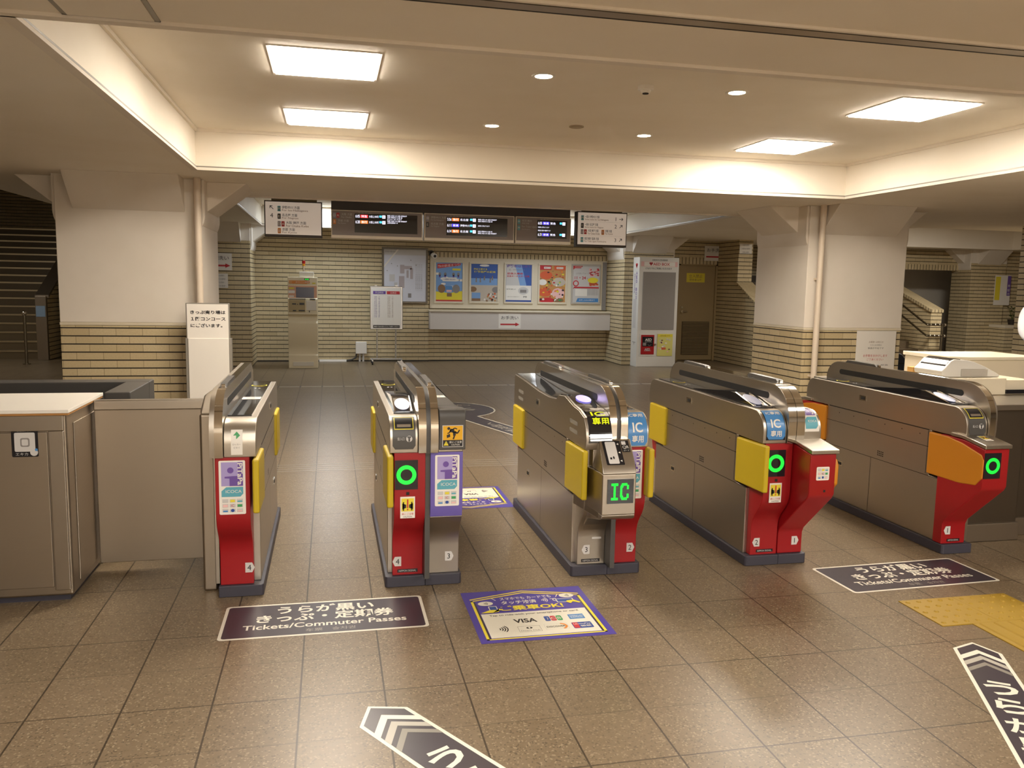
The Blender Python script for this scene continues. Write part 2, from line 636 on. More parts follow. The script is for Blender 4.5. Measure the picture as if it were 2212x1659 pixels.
# stairs on the left with bright metal nosings
STAIRM = mat('stair_stone', '#6a5a40', .5)
NOSE_M = mat('stair_nosing', '#e8dcc0', .3, 1.)
b = MB()
for i in range(17):
    y = 13.4 + i * .3
    b.box(-8.7, -4.94, y, 19.5, i * .15, (i + 1) * .15, STAIRM)
    b.box(-8.7, -4.94, y - .012, y + .035, (i + 1) * .15 - .028, (i + 1) * .15 + .003, NOSE_M)
struct(b.obj('stairs_left'))
b = MB()
b.prism([(13.2, 0), (19, 0), (19, 4.0), (13.2, 1.1)], 'x', -4.94, -4.76, BRICK)
b.prism([(13.18, 1.1), (19, 4.0), (19, 4.05), (13.18, 1.15)], 'x', -4.96, -4.74, STEELD)
struct(b.obj('wall_left_balustrade'))
b = MB()
b.box(-9.2, -9, -8, 20, 0, 7, BRICK)
struct(b.obj('wall_left'))
b = MB()
b.box(18, 18.2, -8, 20, 0, 7, PLAST)
struct(b.obj('wall_right'))
b = MB()
b.box(-9, 18, -8.2, -8, 0, 7, PLAST)
struct(b.obj('wall_front'))
b = MB()
b.box(-9, 18, 20, 20.2, 0, 7, BRICK)
b.box(-4.45, -3.4, 13.3, 13.6, 0, 7, BRICK)
b.box(-3.4, 11, 13.3, 13.6, H, 7, CEIL)
struct(b.obj('wall_far'))
b = MB()
b.prism([(7.2, 4.2), (13.4, 4.2), (20, 7.2), (20, 7.4), (7.2, 4.4)], 'x', -9, -3.4, CEIL)
b.box(-3.45, -3.38, 7.2, 13.3, 3.1, 4.4, CEIL)
b.box(-9, -3.4, 7.1, 7.2, 3.1, 4.4, CEIL)
struct(b.obj('ceiling_left'))
b = MB()
b.box(8.0, 18, 13.1, 20, 3.6, 3.8, CEIL)
struct(b.obj('ceiling_right'))

# door in the back wall
DOORM = mat('door_paint', '#a08a62', .45)
d = MB()
d.box(7.05, 7.86, 12.9, 12.95, .01, 1.95, DOORM)
door = struct(d.obj('door_1', bevel=.004))
d = MB()
d.box(7.03, 7.07, 12.86, 12.99, 0, 1.965, DOORM)
d.box(7.84, 7.88, 12.86, 12.99, 0, 1.965, DOORM)
d.box(7.03, 7.88, 12.86, 12.99, 1.94, 1.965, DOORM)
d.obj('door_frame', door)
d = MB()
d.box(7.16, 7.76, 12.885, 12.9, .12, .80, mat('door_louvre_back', '#5a4a30', .6))
for i in range(22):
    z = .135 + i * .0305
    d.prism([(12.9, z + .014), (12.872, z), (12.872, z + .004), (12.9, z + .018)], 'x', 7.17, 7.75, DOORM)
d.obj('louvre', door)
d = MB()
d.cyl((7.14, 12.9, 1.0), (7.14, 12.86, 1.0), .026, POL)
d.cyl((7.14, 12.868, 1.0), (7.25, 12.862, 1.0), .011, POL)
d.cyl((7.14, 12.9, 1.09), (7.14, 12.885, 1.09), .02, POL)
d.obj('handle', door)
a = Art(front(7.22, 12.9, 1.6))
a.rect(0, 0, .4, .185, YELP, 1)
a.text('立入禁止', .2, .125, .07, BROWNP, 2)
a.text('関係者以外', .2, .05, .05, BROWNP, 2)
o = a.obj('warning_sticker', door)
o['label'] = 'yellow notice on the door'

# ------------------------------------------------------------------ light
def lamp_panel(x, y, z, label):
    t = thing('ceiling_panel_light', (x, y, z), label, 'ceiling light', 'square ceiling panel lights over the gates')
    b = MB()
    for x0, x1, y0, y1 in ((-.315, .315, -.315, -.298), (-.315, .315, .298, .315), (-.315, -.298, -.3, .3), (.298, .315, -.3, .3)):
        b.box(x + x0, x + x1, y + y0, y + y1, z - .006, z, WHITE)
    b.obj('frame', t)
    b = MB()
    b.box(x - .298, x + .298, y - .298, y + .298, z - .014, z - .006, PANEL)
    b.obj('diffuser', t)
    return t
Z1 = 2.765
lp = lamp_panel(.10, 2.28, Z1, 'bright square panel light at upper left, the nearer of the left two')
for x, y, l in ((.10, 3.98, 'bright square panel light on the left near the back edge of the coffer'),
                (4.13, 2.36, 'bright square panel light at upper right, the nearer of the right two'),
                (4.10, 4.02, 'bright square panel light on the right near the back edge of the coffer')):
    copy_tree(lp, (x - .10, y - 2.28, 0), l, 'square ceiling panel lights over the gates')
def downlight(x, y, z, label):
    t = thing('downlight', (x, y, z), label, 'downlight', 'round warm downlights')
    b = MB()
    n = 24
    ring = lambda r, zz: [(x + r * math.cos(2 * PI * i / n), y + r * math.sin(2 * PI * i / n), zz) for i in range(n)]
    vs = ring(.075, z) + ring(.072, z - .006) + ring(.06, z - .006) + ring(.045, z - .001)
    b.add(vs, [[k * n + i, k * n + (i + 1) % n, (k + 1) * n + (i + 1) % n, (k + 1) * n + i] for k in range(3) for i in range(n)], WHITE, True)
    b.obj('trim_ring', t)
    b = MB()
    b.cyl((x, y, z - .001), (x, y, z - .004), .056, DLAMP, 24)
    b.obj('bulb', t)
    return t
dl = downlight(1.41, 2.20, Z1, 'round downlight nearer the camera, left of the smoke detector')
for x, y, l in ((2.73, 2.25, 'round downlight nearer the camera, right of the smoke detector'),
                (1.41, 3.87, 'round downlight farther back, left of the dark ceiling speaker'),
                (2.73, 3.90, 'round downlight farther back, right of the dark ceiling speaker')):
    copy_tree(dl, (x - 1.41, y - 2.20, 0), l, 'round warm downlights')
b = MB()
b.cyl((2.10, 2.26, Z1), (2.10, 2.26, Z1 - .025), .05, WHITE, 24)
b.cyl((2.10, 2.26, Z1 - .025), (2.10, 2.26, Z1 - .045), .034, WHITE, 24, .026)
b.cyl((2.10, 2.26, Z1 - .045), (2.10, 2.26, Z1 - .05), .02, DARK, 24)
tag(b.obj('smoke_detector'), 'small white round smoke detector between the two nearer downlights', 'smoke detector')
b = MB()
b.cyl((2.07, 3.69, Z1), (2.07, 3.69, Z1 - .008), .06, mat('speaker_grille', '#a8977c', .6), 24)
b.cyl((2.07, 3.69, Z1 - .008), (2.07, 3.69, Z1 - .012), .048, mat('speaker_grille', '#a8977c', .6), 24)
tag(b.obj('ceiling_speaker'), 'flat unlit beige disc in the ceiling between the two farther downlights', 'ceiling speaker')
# access hatch in the soffit
t = thing('ceiling_hatch', (-.65, .27, H - .01), 'square access hatch outlined in the soffit at top left', 'hatch')
b = MB()
for x0, x1, y0, y1 in ((-.82, -.486, .482, .5), (-.82, -.486, .03, .048), (-.82, -.802, .03, .5), (-.504, -.486, .03, .5)):
    b.box(x0, x1, y0, y1, H - .004, H, STKG)
b.obj('frame', t)
b = MB()
b.box(-.80, -.506, .05, .48, H - .006, H, CEIL)
b.obj('panel', t)
def area(name, loc, sx, sy, power, col, rot=(0, 0, 0)):
    l = bpy.data.lights.new(name, 'AREA')
    l.shape = 'RECTANGLE'
    l.size, l.size_y = sx, sy
    l.energy = power
    l.color = col
    o = bpy.data.objects.new(name, l)
    o.location = loc
    o.rotation_euler = rot
    COL.objects.link(o)
W1, W2 = (1, .95, .87), (.82, .91, 1.)
# the lamps of the next bay, of the concourse behind the camera and of the side bays
for x in (.1, 4.1):
    for y, pw in ((9.6, 2.5), (11.7, 11)):
        area('bay_lamp', (x, y, 2.74), .6, .6, pw, W2)
    for y, pw in ((-1.2, 11), (-3.1, 14), (-5.0, 30), (-6.9, 42)):
        area('concourse_lamp', (x, y, 2.42), .6, .6, pw, W1)
area('right_bay_lamp', (11.2, 9.6, 2.9), .6, .6, 40, W1)
area('door_fill', (7.3, 9.4, 2.42), .5, .5, 9, W1)  # unseen fill light added to brighten the door, no fixture modelled
area('left_bay_lamp', (-6.2, 10.8, 3.4), .5, .5, 13, W1)
w = bpy.data.worlds.new('world')
w.use_nodes = True
w.node_tree.nodes['Background'].inputs[0].default_value = (.8, .72, .6, 1)
w.node_tree.nodes['Background'].inputs[1].default_value = .02
sc.world = w
sc.view_settings.view_transform = 'Standard'
sc.view_settings.look = 'None'
sc.view_settings.exposure = 1.84
sc.view_settings.gamma = 1.

# ------------------------------------------------------------------ ticket gates
YC = 1.725                     # middle of a gate, front to back
def arcpts(cx, cy, rx, ry, a0, a1, n):
    return [(cx + rx * math.cos(math.radians(a0 + (a1 - a0) * i / n)), cy + ry * math.sin(math.radians(a0 + (a1 - a0) * i / n))) for i in range(n + 1)]
NOSE = [(.94, .69), (.938, .72)] + arcpts(1.045, .75, .107, .106, 180, 90, 18)           # upwards, then back
TAIL = arcpts(2.44, .75, .075, .106, 90, 0, 6) + [(2.512, .69)]
FIN = [(.93, .69), (.925, .74)] + arcpts(1.115, .80, .19, .185, 180, 90, 24) + arcpts(2.33, .86, .15, .125, 90, 0, 7) + [(2.48, .69)]
REDP_ = [(.945, .69), (.945, .43), (.948, .40), (.957, .37), (.974, .34), (.998, .312), (1.02, .285), (1.036, .258), (1.044, .23), (1.048, .20), (1.049, .055)]
def subdiv(p, n=4):
    out = []
    for a, b2 in zip(p, p[1:]):
        out += [(a[0] + (b2[0] - a[0]) * i / n, a[1] + (b2[1] - a[1]) * i / n) for i in range(n)]
    return out + [p[-1]]

def ic_sticker(a, x0, x1, v0, v1):
    """blue IC decal with a small heading, big letters and two ideographs"""
    n = 10
    for i in range(n):
        va, vb = v0 + (v1 - v0) * i / n, v0 + (v1 - v0) * (i + 1) / n
        k = .012 if i == 0 else 0
        a.poly([(x0 + k, va), (x1 - k, va), (x1, vb), (x0, vb)], BLUE, 2)
    w, h, cx = x1 - x0, v1 - v0, (x0 + x1) / 2
    a.text('IC', cx, v0 + h * .48, h * .26, WHITE, 3.5, w * .52, .02)
    a.text('専用', cx, v0 + h * .18, h * .19, WHITE, 3.5, w * .6, .015)
    a.text('IC専用', cx, v0 + h * .84, h * .13, WHITE, 3.5, w * .75, .01)
def card_sticker(a, x0, x1, v0, v1, full=True):
    """card brand sticker: violet figure panel, teal panel, nine little tiles"""
    w = x1 - x0
    a.rrect(x0, v0, x1, v1, .006, WHITE, 1)
    m = w * .09
    if full:
        h = v1 - v0
        p0, p1 = v0 + h * .53, v1 - h * .03
        a.rect(x0 + m, p0, x1 - m, p1, LILAC, 2)
        a.rect(x0 + w * .72, p0, x1 - m, p1, DPUR, 3)
        ph = p1 - p0
        a.ell(x0 + w * .44, p0 + ph * .66, w * .12, w * .12, DPUR, 3)
        a.poly([(x0 + w * .40, p0), (x0 + w * .72, p0), (x0 + w * .72, p0 + ph * .42), (x0 + w * .56, p0 + ph * .42), (x0 + w * .22, p0 + ph * .40), (x0 + w * .22, p0 + ph * .33), (x0 + w * .40, p0 + ph * .32)], DPUR, 3)
        a.text('PiTaPa', x0 + w * .80, p0 + ph * .5, w * .19, WHITE, 4, ph * .92, .02, 'c', -PI / 2)
        q0, q1 = v0 + h * .33, v0 + h * .51
        a.poly([(x0 + m, q0), (x1 - m * 2.2, q0), (x1 - m, q0 + (q1 - q0) * .3), (x1 - m, q1), (x0 + m * 3, q1), (x0 + m, q0 + (q1 - q0) * .6)], TEAL, 2)
        a.text('ICOCA', x0 + w * .55, q0 + (q1 - q0) * .55, w * .12, WHITE, 3, w * .6)
        t0, t1 = v0 + h * .03, v0 + h * .30
    else:
        t0, t1 = v0 + (v1 - v0) * .08, v1 - (v1 - v0) * .08
    cols = [[BLUE, BLUED, PINK], [PINK, REDP, GREENP], [LGREYP, YELP, TEAL]]
    th, tw = (t1 - t0) / 3, (w - 2 * m) / 3
    for r in range(3):
        for c in range(3):
            xa, ya = x0 + m + c * tw + tw * .08, t0 + r * th + th * .12
            a.rect(xa, ya, xa + tw * .84, ya + th * .76, LGREYP, 2)
            if (r, c) == (0, 1):
                a.ell(xa + tw * .42, ya + th * .38, tw * .26, th * .32, BLUED, 3)
            elif (r, c) == (1, 1):
                a.text('IC', xa + tw * .42, ya + th * .38, th * .5, REDP, 3)
            else:
                a.rect(xa + tw * .1, ya + th * .1, xa + tw * .74, ya + th * (.62 if (r + c) % 2 else .4), cols[r][c], 3)
def lane_plate(parent, x, z, y, n, point, dark=True):
    """little white lane number plate with an arrow side"""
    a = Art(front(x, y, z), .0008)
    s = point
    a.poly([(-.019 * s, -.024), (.012 * s, -.024), (.024 * s, 0), (.012 * s, .024), (-.019 * s, .024)], LGREYP, 1)
    a.text(n, -.001 * s, 0, .027, BLACK, 2)
    a.obj('lane_number', parent)
def caution_card(a, cx, cz, w, h):
    a.rect(cx - w / 2, cz - h / 2, cx + w / 2, cz + h / 2, WHITE, 1)
    a.rect(cx - w * .42, cz - h * .18, cx + w * .42, cz + h * .42, YELP, 2)
    for s in (-1, 1):
        a.poly([(cx + s * w * .36, cz - h * .08), (cx + s * w * .10, cz - h * .01), (cx + s * w * .10, cz + h * .13), (cx + s * w * .36, cz + h * .2)], BLACK, 3)
        a.rect(cx + s * w * .28 - w * .04, cz - h * .14, cx + s * w * .28 + w * .04, cz + h * .26, BLACK, 3)
    a.rect(cx - w * .045, cz - h * .02, cx + w * .045, cz + h * .38, REDP, 4)
    a.ell(cx, cz - h * .09, w * .05, w * .05, REDP, 4, 12)
    a.text('扉にご注意', cx, cz - h * .3, h * .1, REDP, 2, w * .8)
    a.text('CAUTION', cx, cz - h * .43, h * .06, BLACK, 2, w * .6)
def led_ring(parent, x0, x1, z0, z1, y):
    b = MB()
    b.box(x0, x1, y - .004, y + .004, z0, z1, GLOSS)
    o = b.obj('led_display', parent)
    cx, cz = (x0 + x1) / 2, (z0 + z1) / 2
    a = Art(front(cx, y - .004, cz), .001)
    ro = min(x1 - x0, z1 - z0) * .43
    a.arc(0, 0, ro * .60, ro, 0, 360, LEDG, 1, 28)
    k = a.obj('ring_light', o) if o.parent is None else None
    k = a.obj('ring_light', o)
    o['label'] = 'black display with a green ring'
    return o

def half(root, Xc, s, wd, nose='steel', lower='red', flap=YEL, ext=False, dark_top=False, ext_back=False, flap_front=True, r0_=.011):
    """one of the two back-to-back machines of a gate; s is the side it faces"""
    X = lambda x: Xc + s * x
    def pr(b, pts, x0, x1, m, sm=False):
        return b.prism(pts, 'x', X(x0), X(x1), m, sm)
    o = wd - .012                                     # outer face
    # ---- skirt
    b = MB()
    b.prism([(X(0), 1.03), (X(wd - .006), 1.03), (X(wd + .004), 1.04), (X(wd + .004), 2.41), (X(wd - .006), 2.42), (X(0), 2.42)], 'z', 0, .055, SKIRT)
    b.obj('base_skirt', root, .004)
    # ---- side body, waisted where the flaps fold away
    b = MB()
    pr(b, [(1.09, .055), (1.09, .42), (1.205, .425), (1.205, .69), (2.24, .69), (2.24, .425), (2.36, .42), (2.36, .055)], .012, o, STEEL)
    ux = (0, -1, 0) if s < 0 else (0, 1, 0)
    Y = (lambda y: -y) if s < 0 else (lambda y: y)
    a = Art(plane((X(o), 0, 0), ux, (0, 0, 1)), .0008, b)
    def seam(y0, z0, y1, z1, w=.003):
        a.line(Y(y0), z0, Y(y1), z1, w, DARK)
    seam(1.205, .59, 2.24, .59)
    seam(1.09, .42, 2.36, .42)
    seam(1.735, .06, 1.735, .42)
    seam(1.23, .43, 1.23, .685)
    seam(1.225, .69, 2.22, .69, .006)
    for k in range(3):
        for j in range(4):
            a.rect(Y(1.62 + j * .016) - .005, .445 + k * .012, Y(1.62 + j * .016) + .005, .452 + k * .012, DARK)
    for k in range(6):
        a.ell(Y(1.3 + k * .16), .655, .004, .004, DARK, 1, 8)
    b.obj('side_body', root, .003)
    # fittings on the side
    for yy, zz in ((1.855, .79), (2.06, .31)):
        b = MB()
        b.box(X(o), X(o + .004), yy - .035, yy + .035, zz - .018, zz + .018, POL)
        b.box(X(o + .004), X(o + .006), yy - .022, yy + .016, zz - .009, zz + .009, DARK)
        b.obj('key_plate', root, .002)
    # ---- upper housing
    if nose == 'slim':
        top = [(.90, .69), (.885, .74), (.90, .80), (.93, .845), (1.02, .868), (1.118, .876), (1.285, .906), (1.40, .895), (1.447, .868), (1.604, .857), (1.84, .860), (2.14, .876), (2.48, .89), (2.50, .87), (2.505, .69)]
        b = MB()
        pr(b, top, .05, o, STEEL)
        a = Art(plane((X(o), 0, 0), ux, (0, 0, 1)), .0008, b)
        for yy in (1.1, 2.3):
            for zz in (.74, .785):
                a.rrect(Y(yy) - .07, zz, Y(yy) + .07, zz + .022, .008, STKG)
        b.obj('upper_housing', root, .003)
        b = MB()
        cov = [(y, z + .006) for y, z in top[1:-2]]
        cov = cov + [(y, z - .02) for y, z in reversed(cov)]
        pr(b, cov, .05, o - .014, GLOSS)
        b.obj('top_cover', root)
        front_poly = top[:7]
    else:
        b = MB()
        pr(b, NOSE + TAIL, .048, o, STEEL)
        b.obj('upper_housing', root, .003)
        b = MB()
        pr(b, [(1.08, .853), (1.08, .862), (2.42, .862), (2.42, .853)], .052, o - .028, GLOSS)
        a = Art(plane((min(X(.052), X(o - .028)), 0, .862), (1, 0, 0), (0, 1, 0)), .001, b)
        w_ = o - .08
        a.ell(w_ / 2, 2.2, w_ * .42, .045, YELP, 1)
        a.ell(w_ / 2, 2.2, w_ * .36, .035, GLOSS, 2)
        a.rect(w_ * .35, 2.05, w_ * .45, 2.07, LGREYP, 1)
        a.rect(w_ * .55, 2.05, w_ * .65, 2.07, LGREYP, 1)
        a.rect(w_ * .1, 1.60, w_ * .98, 1.69, WHITE, 1)
        a.rect(w_ * .3, 1.62, w_ * .7, 1.66, PINK, 2)
        b.obj('top_cover', root)
        if nose != 'plain':
            b = MB()
            pr(b, [(1.105, .856), (1.33, .905), (1.40, .908), (1.93, .858)], .055, o - .035, GLOSS)
            r = b.obj('card_reader', root)
            b = MB()
            for x0 in (.055, o - .041):
                pr(b, [(1.10, .857), (1.33, .910), (1.335, .905), (1.11, .853)], x0, x0 + .006, POL)
            b.obj('reader_trim', root)
    # reader pad
    if nose != 'plain':
        y0, z0, y1, z1 = (1.118, .884, 1.285, .914) if nose == 'slim' else (1.105, .857, 1.33, .906)
        fn = along([(y0, z0), (y1, z1)], X((.05 + o - .03) / 2))
        a = Art(fn, .0015)
        L = math.hypot(y1 - y0, z1 - z0)
        a.ell(0, L * .52, (o - .085) * .40, L * .36, READERV if nose == 'slim' else READER, 1, 28)
        pad = a.obj('reader_pad', root)
        pad['label'] = 'glowing oval card pad'
    # ---- fin
    b = MB()
    pr(b, FIN, r0_, .046, STEEL)
    b.obj('fin', root, .002)
    b = MB()                                           # polished band over the edge of the fin
    band = FIN[:-1]
    vs = []
    for i, p in enumerate(band):
        q0, q1 = band[max(i - 1, 0)], band[min(i + 1, len(band) - 1)]
        t = Vector((q1[0] - q0[0], q1[1] - q0[1])).normalized()
        y_, z_ = p[0] - t[1] * .0012, p[1] + t[0] * .0012
        vs += [(X(r0_ - .0005), y_, z_), (X(.0465), y_, z_)]
    b.add(vs, [(2 * i, 2 * i + 1, 2 * i + 3, 2 * i + 2) for i in range(len(band) - 1)], POL, True)
    b.obj('fin_edge', root)
    b = MB()
    sl = arcpts(1.155, .916, .018, .018, 270, 90, 6) + arcpts(2.31, .916, .018, .018, 90, -90, 6)
    pr(b, sl, .046, .0475, DARK)
    b.obj('fin_slot', root)
    yy = 2.1 if s < 0 else 1.33
    b = MB()
    pr(b, [(yy - .17, .985), (yy - .15, 1.0), (yy + .15, 1.003), (yy + .17, .985)], .013, .044, GREY)
    b.cyl((X(.02), yy - .175, .99), (X(.037), yy - .175, .99), .009, POL, 10)
    b.obj('fin_cap', root)
    # ---- flaps
    def flap_mesh(pts):
        b = MB()
        b.prism(pts, 'x', X(o - .014), X(o + .016), flap)
        b.obj('flap', root, .009, 3)
    if ext:
        flap_mesh([(1.21, .437), (1.21, .682), (1.05, .682), (.95, .668), (.80, .628), (.786, .60), (.786, .50), (.83, .452), (.95, .437)])
    elif flap_front:
        flap_mesh([(1.195, .435), (1.195, .682), (.885, .688), (.885, .440)])
    if ext_back:
        flap_mesh([(2.24, .437), (2.24, .682), (2.40, .682), (2.50, .668), (2.65, .628), (2.664, .60), (2.664, .50), (2.62, .452), (2.50, .437)])
    else:
        flap_mesh([(2.185, .435), (2.185, .690), (2.462, .690), (2.462, .435)])
    # ---- rear face, much like the front
    b = MB()
    mir = [(2 * YC - y - .0, z) for y, z in REDP_]
    pr(b, mir + [(2.2, .055), (2.2, .69)], .014, o - .03, RED)
    b.obj('rear_panel', root)
    for sgn, on in ((1, ext), (-1, ext_back)):
        if not on:
            continue
        G = (lambda y: y) if sgn > 0 else (lambda y: 2 * YC - y)
        x0, x1 = (.003, .15) if s > 0 else (.035, wd)
        b = MB()
        pr(b, [(G(y), z) for y, z in ((.785, .66), (.785, .45), (.80, .425), (1.035, .20), (1.049, .17), (1.049, .055), (1.12, .055), (1.12, .685), (.94, .685))], x0, x1, RED)
        b.obj('front_box' if sgn > 0 else 'rear_box', root, .006)
        b = MB()
        pr(b, [(G(y), z) for y, z in ((.772, .662), (.945, .692), (1.03, .692), (1.03, .712), (.945, .712), (.772, .684))], x0 - .004, x1 + .008, STEEL)
        b.obj('front_shelf' if sgn > 0 else 'rear_shelf', root, .004)
    return X, pr, o

def front_panel(root, Xc, s, x0, x1, m, name='front_panel', low=None):
    b = MB()
    X = lambda x: Xc + s * x
    back = [(1.12, .055), (1.12, .69)]
    if low is None:
        b.prism(REDP_ + back, 'x', X(x0), X(x1), m)
    else:
        b.prism(REDP_[:4] + [(1.12, REDP_[3][1]), (1.12, .69)], 'x', X(x0), X(x1), m)
        b.prism(REDP_[3:] + [(1.12, .055), (1.12, REDP_[3][1])], 'x', X(x0), X(x1), low)
    b.obj(name, root, .003)
def core(root, Xc, wide=True):
    b = MB()
    if not wide:
        b.box(Xc - .012, Xc + .012, 1.1, 2.35, .06, .69, GREY)
        return b.obj('centre_spine', root)
    b.prism([(y + .006 if y < 1.5 else y - .006, z - .006) for y, z in FIN], 'x', Xc - .011, Xc + .011, GREY)
    b.box(Xc - .012, Xc + .012, .96, 2.45, .06, .69, GREY)
    b.obj('centre_spine', root)
def mouth(root, x0, x1):
    """black ticket mouth on the rounded nose: yellow frame, slot, lip and caption"""
    fn = along(NOSE, 0)
    b = MB()
    a = Art(fn, .0012, b)
    for i in range(10):
        v0, v1 = .018 + i * .0175, .018 + (i + 1) * .0175
        k = .012 if i == 0 else 0
        a.poly([(x0 + k, v0), (x1 - k, v0), (x1, v1), (x0, v1)], GREY, 1)
    w = x1 - x0
    ya, yb = .112, .184
    for i in range(6):
        v0, v1 = ya + (yb - ya) * i / 6, ya + (yb - ya) * (i + 1) / 6
        a.rect(x0 + w * .08, v0, x1 - w * .08, v1, YELP, 2)
        if 0 < i < 5:
            a.rect(x0 + w * .11, v0 if i > 1 else v0 - .008, x1 - w * .11, v1 if i < 4 else v1 + .008, BLACK, 3)
    a.rect(x0 + w * .2, ya + .012, x1 - w * .2, ya + .026, STEELD, 4)
    a.text('投入口', x0 + w * .36, .068, .014, LGREYP, 2, w * .30)
    a.ell(x0 + w * .72, .068, w * .135, w * .135, LGREYP, 2)
    a.rect(x0 + w * .68, .055, x0 + w * .76, .072, GREY, 3)
    a.rect(x0 + w * .64, .072, x0 + w * .80, .080, GREY, 3)
    b.obj('ticket_mouth', root)
GRP = 'ticket gates in a row'
def gate(Xc, label):
    return thing('ticket_gate', (Xc, YC, 0), label, 'ticket gate', GRP)

# gate beside the steel partition: one machine, facing right
g = gate(-.405, 'half-width ticket gate beside the steel partition, green emblem label, red front numbered 4')
X, pr, o = half(g, -.405, 1, .20, nose='plain')
front_panel(g, -.405, 1, .008, .158, RED)
b = MB()
b.box(-.418, -.402, 1.06, 2.4, .06, .70, STEEL)
b.prism([(y, z) for y, z in FIN], 'x', -.416, -.394, STEEL)
b.obj('centre_spine', g)
a = Art(front(0, .945, 0), .001)
card_sticker(a, -.381, -.266, .425, .675)
a.obj('card_sticker', g)
a = Art(along(NOSE, 0), .0012)
a.rect(-.325, .012, -.275, .09, WHITE, 1)
a.rect(-.325, .09, -.275, .128, WHITE, 1)
a.poly([(-.30, .118), (-.285, .10), (-.302, .083), (-.302, .10), (-.315, .10)], GREENP, 2)
a.text('ロッカー', -.30, .06, .008, GREYP, 2)
a.text('ピタパ', -.30, .045, .008, GREYP, 2)
a.obj('notice_sticker', g)['label'] = 'white strip with a green emblem'
lane_plate(g, -.266, .135, 1.049, '4', 1)

# gate between lanes 4 and 3
g = gate(.566, 'ticket gate with red and violet fronts, yellow-framed ticket mouth, lanes 4 and 3')
half(g, .566, -1, .193, nose='ticket')
core(g, .566)
front_panel(g, .566, -1, .012, .160, RED)
mouth(g, .398, .506)
led_ring(g, .409, .518, .513, .655, .945)
a = Art(front(0, .945, 0), .001)
caution_card(a, .47, .425, .07, .105)
a.rect(.463, .485, .478, .50, DARK, 1)
a.obj('caution_sticker', g)
lane_plate(g, .43, .125, 1.049, '4', -1)
a = Art(front(0, 1.049, 0), .001)
a.rect(.43, .068, .53, .085, BLACK, 1)
a.text('NIPPON SIGNAL', .48, .0765, .009, LGREYP, 2, .085)
a.obj('maker_plate', g)
# violet half with the dark block
X, pr, o = half(g, .566, 1, .176, nose='plain', flap_front=False)
b = MB()
blk = [(.935, .70), (.933, .85)] + arcpts(.96, .86, .027, .035, 180, 90, 5) + [(1.04, .893), (1.07, .885), (1.20, .875), (1.20, .70)]
b.prism(blk, 'x', .616, .744, GREY)
b.prism([(1.2, .866), (1.2, .876), (1.9, .872), (2.45, .885), (2.45, .866)], 'x', .616, .735, GREY)
b.obj('exit_block', g, .005)
b = MB()
a = Art(ground(.62, 0, .8745), .001, b)
a.rect(0, 1.5, .105, 1.58, WHITE, 1)
a.text('出口', .05, 1.54, .03, REDP, 2)
b.obj('top_label', g)
front_panel(g, .566, 1, .012, .168, PURP, low=STEEL)
a = Art(front(0, .945, 0), .001)
card_sticker(a, .60, .717, .425, .675)
a.obj('card_sticker', g)
a = Art(front(.632, .934, .715), .001)
a.rect(0, 0, .10, .105, LGREYP, 1)
a.rect(.003, .034, .097, .102, mat('caution_yellow', '#e0a818', .4), 2)
a.rect(.003, .003, .097, .034, BLACK, 2)
# stumbling figure
a.ell(.030, .090, .007, .007, BLACK, 3, 14)
for p in (((.036, .082), (.056, .076), .016), ((.056, .076), (.058, .055), .013), ((.058, .055), (.052, .038), .007), ((.058, .074), (.072, .066), .008), ((.072, .066), (.082, .082), .006),
          ((.040, .084), (.034, .070), .006), ((.034, .070), (.024, .066), .005), ((.046, .084), (.060, .092), .005), ((.060, .092), (.070, .086), .005)):
    a.line(*p[0], *p[1], p[2], BLACK, 3)
a.poly([(.022, .044), (.038, .050), (.036, .064), (.020, .058)], BLACK, 3)
a.poly([(.006, .008), (.030, .008), (.018, .030)], YELP, 3)
a.text('!', .018, .017, .014, BLACK, 4)
a.text('扉にご注意', .063, .024, .011, WHITE, 3, .06)
a.text('CAUTION', .063, .011, .007, WHITE, 3, .04)
a.obj('caution_sticker', g)['label'] = 'yellow and black caution sticker with a stumbling figure'
lane_plate(g, .685, .14, 1.049, '3', 1)

# gate between lanes 3 and 2, with the scanner unit
g = gate(1.512, 'ticket gate with a steel scanner unit and green IC display, lanes 3 and 2')
half(g, 1.512, -1, .193, nose='slim')
core(g, 1.512)
front_panel(g, 1.512, -1, .012, .160, STEEL)
b = MB()
b.prism([(1.334, 1.10), (1.375, .79), (1.375, .75), (1.545, .75), (1.545, 1.10)], 'z', .40, .60, STEEL)
b.prism([(1.334, 1.10), (1.375, .91), (1.545, .91), (1.545, 1.10)], 'z', .60, .69, STEEL)
vs = [(1.375, .75, .60), (1.545, .75, .60), (1.545, .765, .635), (1.375, .765, .635), (1.398, .89, .742), (1.56, .89, .742), (1.56, .93, .742), (1.398, .93, .742),
      (1.375, .93, .60), (1.56, .93, .60)]
b.add(vs, [(0, 1, 2, 3), (3, 2, 5, 4), (4, 5, 6, 7), (0, 3, 4, 7, 8), (1, 9, 6, 5, 2), (8, 9, 1, 0), (7, 6, 9, 8)], STEEL)
b.prism([(.75, .40), (.755, .385), (.775, .372), (.86, .352), (.97, .325), (1.03, .27), (1.045, .23), (1.10, .23), (1.10, .40)], 'x', 1.375, 1.545, STEEL)
b.prism([(1.334, 1.10), (1.375, .80), (1.51, .80), (1.51, 1.1)], 'z', .37, .41, STEEL)
b.obj('scanner_unit', g, .005)
slope = plane((1.375, .765, .635), (1, 0, 0), Vector((.006, .125, .107)).normalized())
a = Art(slope, .0012)
a.rrect(.028, .008, .118, .155, .004, BLACK, 1)
a.rrect(.04, .014, .093, .148, .006, LGREYP, 2)
a.rect(.05, .04, .059, .052, BLACK, 3)
a.ell(.069, .05, .004, .009, BLACK, 3, 12)
